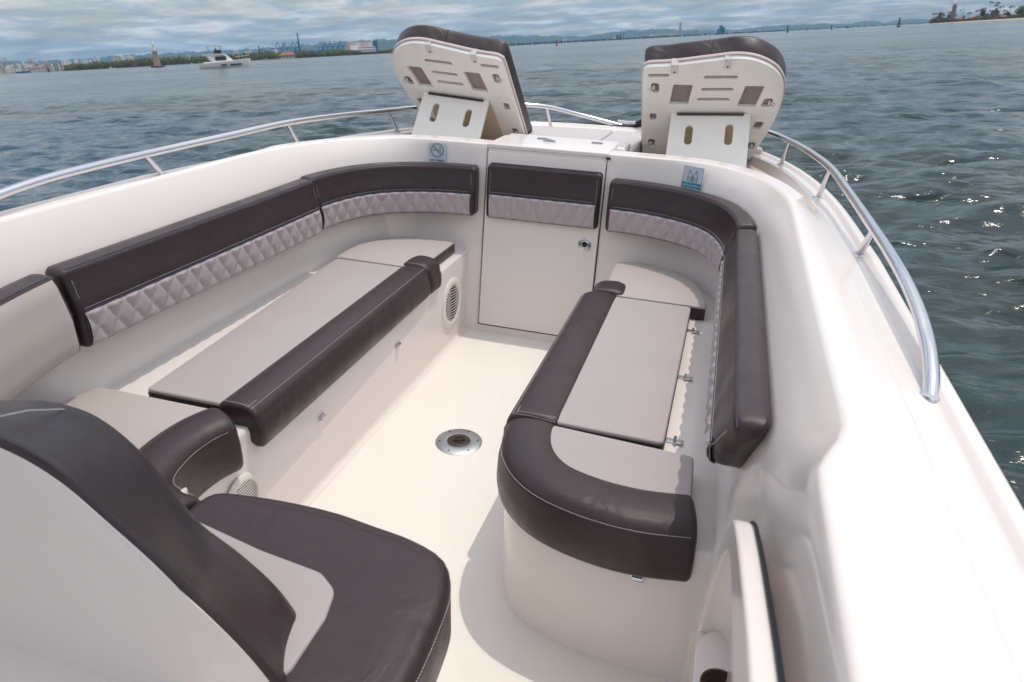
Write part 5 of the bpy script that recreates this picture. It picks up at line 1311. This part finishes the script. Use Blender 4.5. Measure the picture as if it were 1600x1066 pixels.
# chimneys, towers, refinery
def tower(px, yt, w, D, label, m, name='tower', taper=0.7, cat_='tower'):
    p = at(px, D, 0); H = (yhor(px)-yt)*mv(px, D); W = w*mh(px, D)/2; b = MB(); b.lathe([(0, 0), (W, 0), (W*taper, H*0.96), (W*taper*1.15, H*0.965), (W*taper*1.1, H), (0, H)], 12, Matrix.Translation(p)); return single(b, name, M[m], label, cat_, smooth=True)
tower(470, 51, 3.2, 2100, 'tall dark blue chimney above the port cranes', 'bluesteel', 'chimney', 0.6, 'chimney'); tower(407.5, 71, 3.0, 1700, 'short grey-blue tower behind the trees right of the catamaran', 'bluesteel')
tower(433, 75, 4, 1300, 'small white water tower above the red roof', 'white', 'water_tower', 0.8); tower(1062.5, 34.5, 4.5, 3300, 'tall hazy grey tower beyond the right lid', 'greywall', 'chimney', 0.75, 'chimney')
tower(970, 46, 1.6, 3300, 'thin stack, left of two on the far coast', 'brick', 'chimney', 0.7, 'chimney'); tower(974.5, 47, 1.5, 3300, 'thin stack, right of two on the far coast', 'brick', 'chimney', 0.7, 'chimney')
for x, yt, w, m, lab in ((1122, 45, 4, 'bluesteel', 'blue refinery block, left one of three in the haze'), (1125.5, 39.5, 4.5, 'bluesteel', 'tallest blue refinery block in the haze'), (1131.5, 42, 1.8, 'bluesteel', 'slim blue refinery column right of the tallest block'), (1088, 46, 7, 'greywall', 'grey plant building left of the refinery'), (1105, 50, 10, 'greywall', 'low grey plant building beside the refinery'), (1142, 50, 11, 'white', 'low pale building right of the refinery'),
                         (1018, 53.5, 6, 'white', 'bright white shed at the left end of the far warehouses'), (1030, 52.5, 12, 'cream2', 'cream warehouse on the far coast, left of the long one'), (1048, 52, 22, 'cream2', 'long cream warehouse below the hazy tower'), (884, 60.5, 4, 'white', 'white far-coast building right of the red buoy'), (891, 62, 5, 'cream2', 'cream far-coast building, second right of the red buoy'), (900, 61.5, 6, 'cream2', 'cream far-coast building, third right of the red buoy'),
                         (951, 58, 9, 'pink', 'pink far-coast building left of the two stacks'), (960, 57, 4, 'white', 'white far-coast building left of the two stacks'), (968, 54, 8, 'brick', 'red-brown plant under the two stacks'), (1152, 48, 4, 'greywall', 'small grey building left of the cargo ships')):
    block(x, yt, w, 3250, lab, m, floors=False, dep=30)
# big stepped office building and blue store at the port
DB = 1500; p = at(564, DB, 0.5); kx, kv = mh(564, DB), mv(564, DB); T_ = Matrix.Translation(p) @ bgmat(564)
r = empty('stepped_building', tuple(p), 'large pink and white stepped building with ribbon windows above the trees', 'building', boat=False)
H_ = (yhor(564)-64)*kv
b = MB(); b.box((-21*kx, 10, 0), (20*kx, 40, H_*0.96)); b.tf(T_); b.build('upper_block', M['cream2'], r, smooth=False)
b = MB(); b.box((-21.5*kx, 9.4, H_*0.6), (-7*kx, 9.9, H_*0.98)); b.box((1*kx, 9.4, H_*0.55), (12*kx, 9.9, H_*0.98)); b.tf(T_); b.build('pink_facade', M['pink'], r, smooth=False)
b = MB(); b.box((-16*kx, 2, 0), (-3*kx, 10, H_*0.72)); b.box((-15*kx, -3, 0), (24*kx, 2, H_*0.40)); b.box((-4*kx, -1, H_*0.4), (23*kx, 9.3, H_*0.56)); b.tf(T_); b.build('terrace_block', M['white'], r, smooth=False)
for z in (0.12, 0.27, 0.46):
    b = MB(); b.box((-14.5*kx if z < .4 else -3.5*kx, -3.2 if z < .4 else -1.2, H_*z), (23.5*kx if z < .4 else 22.5*kx, -3.05 if z < .4 else -1.05, H_*(z+0.06))); b.tf(T_); b.build('ribbon_window', M['glass'], r, smooth=False)
block(588, 62.5, 7, 1900, 'blue storage block right of the stepped building', 'bluesteel', floors=False, name='storage_block')
# red-roofed house in the trees
DB = 1190; p = at(449, DB, 1.2); kx, kv = mh(449, DB), mv(449, DB); T_ = Matrix.Translation(p) @ bgmat(449)
r = empty('red_roofed_house', tuple(p), 'house with a broad red hipped roof among the mangroves', 'building', boat=False); h_ = 4.5*kv
b = MB(); b.box((-12*kx, 0, -1), (12*kx, 14, h_)); b.tf(T_); b.build('wall', M['cream2'], r, smooth=False)
b = MB(); b.add([(-14*kx, -2, h_), (14*kx, -2, h_), (14*kx, 16, h_), (-14*kx, 16, h_), (-5*kx, 7, h_+5*kv), (9*kx, 7, h_+5*kv)], [(0, 1, 5, 4), (2, 3, 4, 5), (0, 4, 3), (1, 2, 5), (3, 2, 1, 0)]); b.tf(T_); b.build('roof', M['redroof'], r, smooth=False)
b = MB()
for q in range(5): b.box((-11*kx+q*4.8*kx, -0.08, h_*0.25), (-9*kx+q*4.8*kx, 0.02, h_*0.75))
b.tf(T_); b.build('window_row', M['glass'], r, smooth=False)
# ship-to-shore cranes
def crane(px, yt, label, group, src=[None]):
    D = 2300; p = at(px, D, 0)
    if src[0] is None:
        r = empty('port_crane', tuple(p), label, 'crane', group, boat=False); T_ = Matrix.Translation(p) @ bgmat(px); H = (yhor(px)-yt)*mv(px, D)
        b = MB(); g = lambda *q: [T_ @ Vector(v) for v in q]
        for x in (-9, 9):
            for y in (-8, 8): b.tube(g((x, y, 0), (x*0.85, y, H*0.62)), 0.9, 5)
        for y in (-8, 8): b.tube(g((-9, y, H*0.25), (9, y, H*0.25)), 0.7, 5); b.tube(g((-8.5, y, H*0.25), (7.6, y, H*0.6)), 0.5, 5)
        b.build('gantry_legs', M['bluesteel'], r)
        b = MB(); b.tube(g((-20, 0, H*0.64), (12, 0, H*0.64)), 1.4, 5); b.box((-18, -3, H*0.66), (-10, 3, H*0.74)) if False else None
        b.tube(g((9, 0, H*0.64), (20, 0, H*0.88)), 1.0, 5); b.build('girder', M['bluesteel'], r)
        b = MB(); b.tube(g((-7, 0, H*0.62), (0, 0, H)), 0.8, 5); b.tube(g((8, 0, H*0.62), (0, 0, H)), 0.8, 5); b.tube(g((0, 0, H), (-18, 0, H*0.66)), 0.3, 4); b.tube(g((0, 0, H), (19, 0, H*0.86)), 0.3, 4); b.build('apex_frame', M['bluesteel'], r)
        src[0] = (r, px); return r
    s, px0 = src[0]; r = s.copy(); COL.objects.link(r); r['label'] = label; r['group'] = group; sc = (yhor(px)-yt)*mv(px, D)/((yhor(px0)-65.5)*mv(px0, D))
    r.location = p; r.scale = (sc, sc, sc); r.rotation_euler = (0, 0, random.uniform(-0.25, 0.25))
    for ch in list(s.children): c = ch.copy(); COL.objects.link(c); c.parent = r
    return r
for x, yt in ((437, 65.5), (447.5, 65.5), (461, 65), (467, 65)): crane(x, yt, 'blue container crane in the left group, beside the dark chimney', 'cranes beside the chimney')
for x, yt in ((503.5, 64), (510, 64), (518, 63.5), (526, 63.5), (534.5, 63)): crane(x, yt, 'blue container crane in the right group, left of the stepped building', 'cranes left of the stepped building')
b = MB()
for q in range(90):
    x = random.choice([random.uniform(438, 474), random.uniform(492, 536)]); p = at(x, 2150+random.uniform(0, 60), 0.5); T_ = Matrix.Translation(p) @ bgmat(x); z = random.choice([0, 2.7, 5.4, 8.1, 10.8, 13]); b2 = MB(); b2.box((-6, 0, z), (6, 2.4, z+2.6)); b2.tf(T_); b.add(b2.v, b2.f)
single(b, 'container_yard', M['bluesteel'], 'mass of blue containers and machinery at the foot of the cranes', None, kind='stuff')
# distant plume source: small white beacon on the hill crest
p = at(1028, 7500, 0); H = (yhor(1028)-41.5)*mv(1028, 7500); b = MB(); b.lathe([(0, H*0.85), (9, H*0.85), (9, H*0.97), (4, H), (0, H)], 12, Matrix.Translation(p)); single(b, 'hilltop_building', M['white'], 'white speck of a building on the crest of the far hill', 'building')

# ---- haze
hm = bpy.data.materials.new('haze_air'); hm.use_nodes = True; t = hm.node_tree; t.nodes.clear()
o_ = N(t, 'ShaderNodeOutputMaterial'); pv = N(t, 'ShaderNodeVolumePrincipled', inp={'Density': 7.0e-5, 'Color': (0.36, 0.68, 1.0, 1), 'Anisotropy': 0.2}); LK(t, pv.outputs[0], o_.inputs['Volume'])
b = MB(); b.box((CW.x-9600, CW.y-9600, SEA-3), (CW.x+9600, CW.y+9600, SEA+330)); hz = single(b, 'haze', hm, None, None, kind='stuff')
#BACKGROUND_END
for o in list(bpy.data.objects):
    for k in ('_loc', '_mo'):
        if k in o.keys(): del o[k]
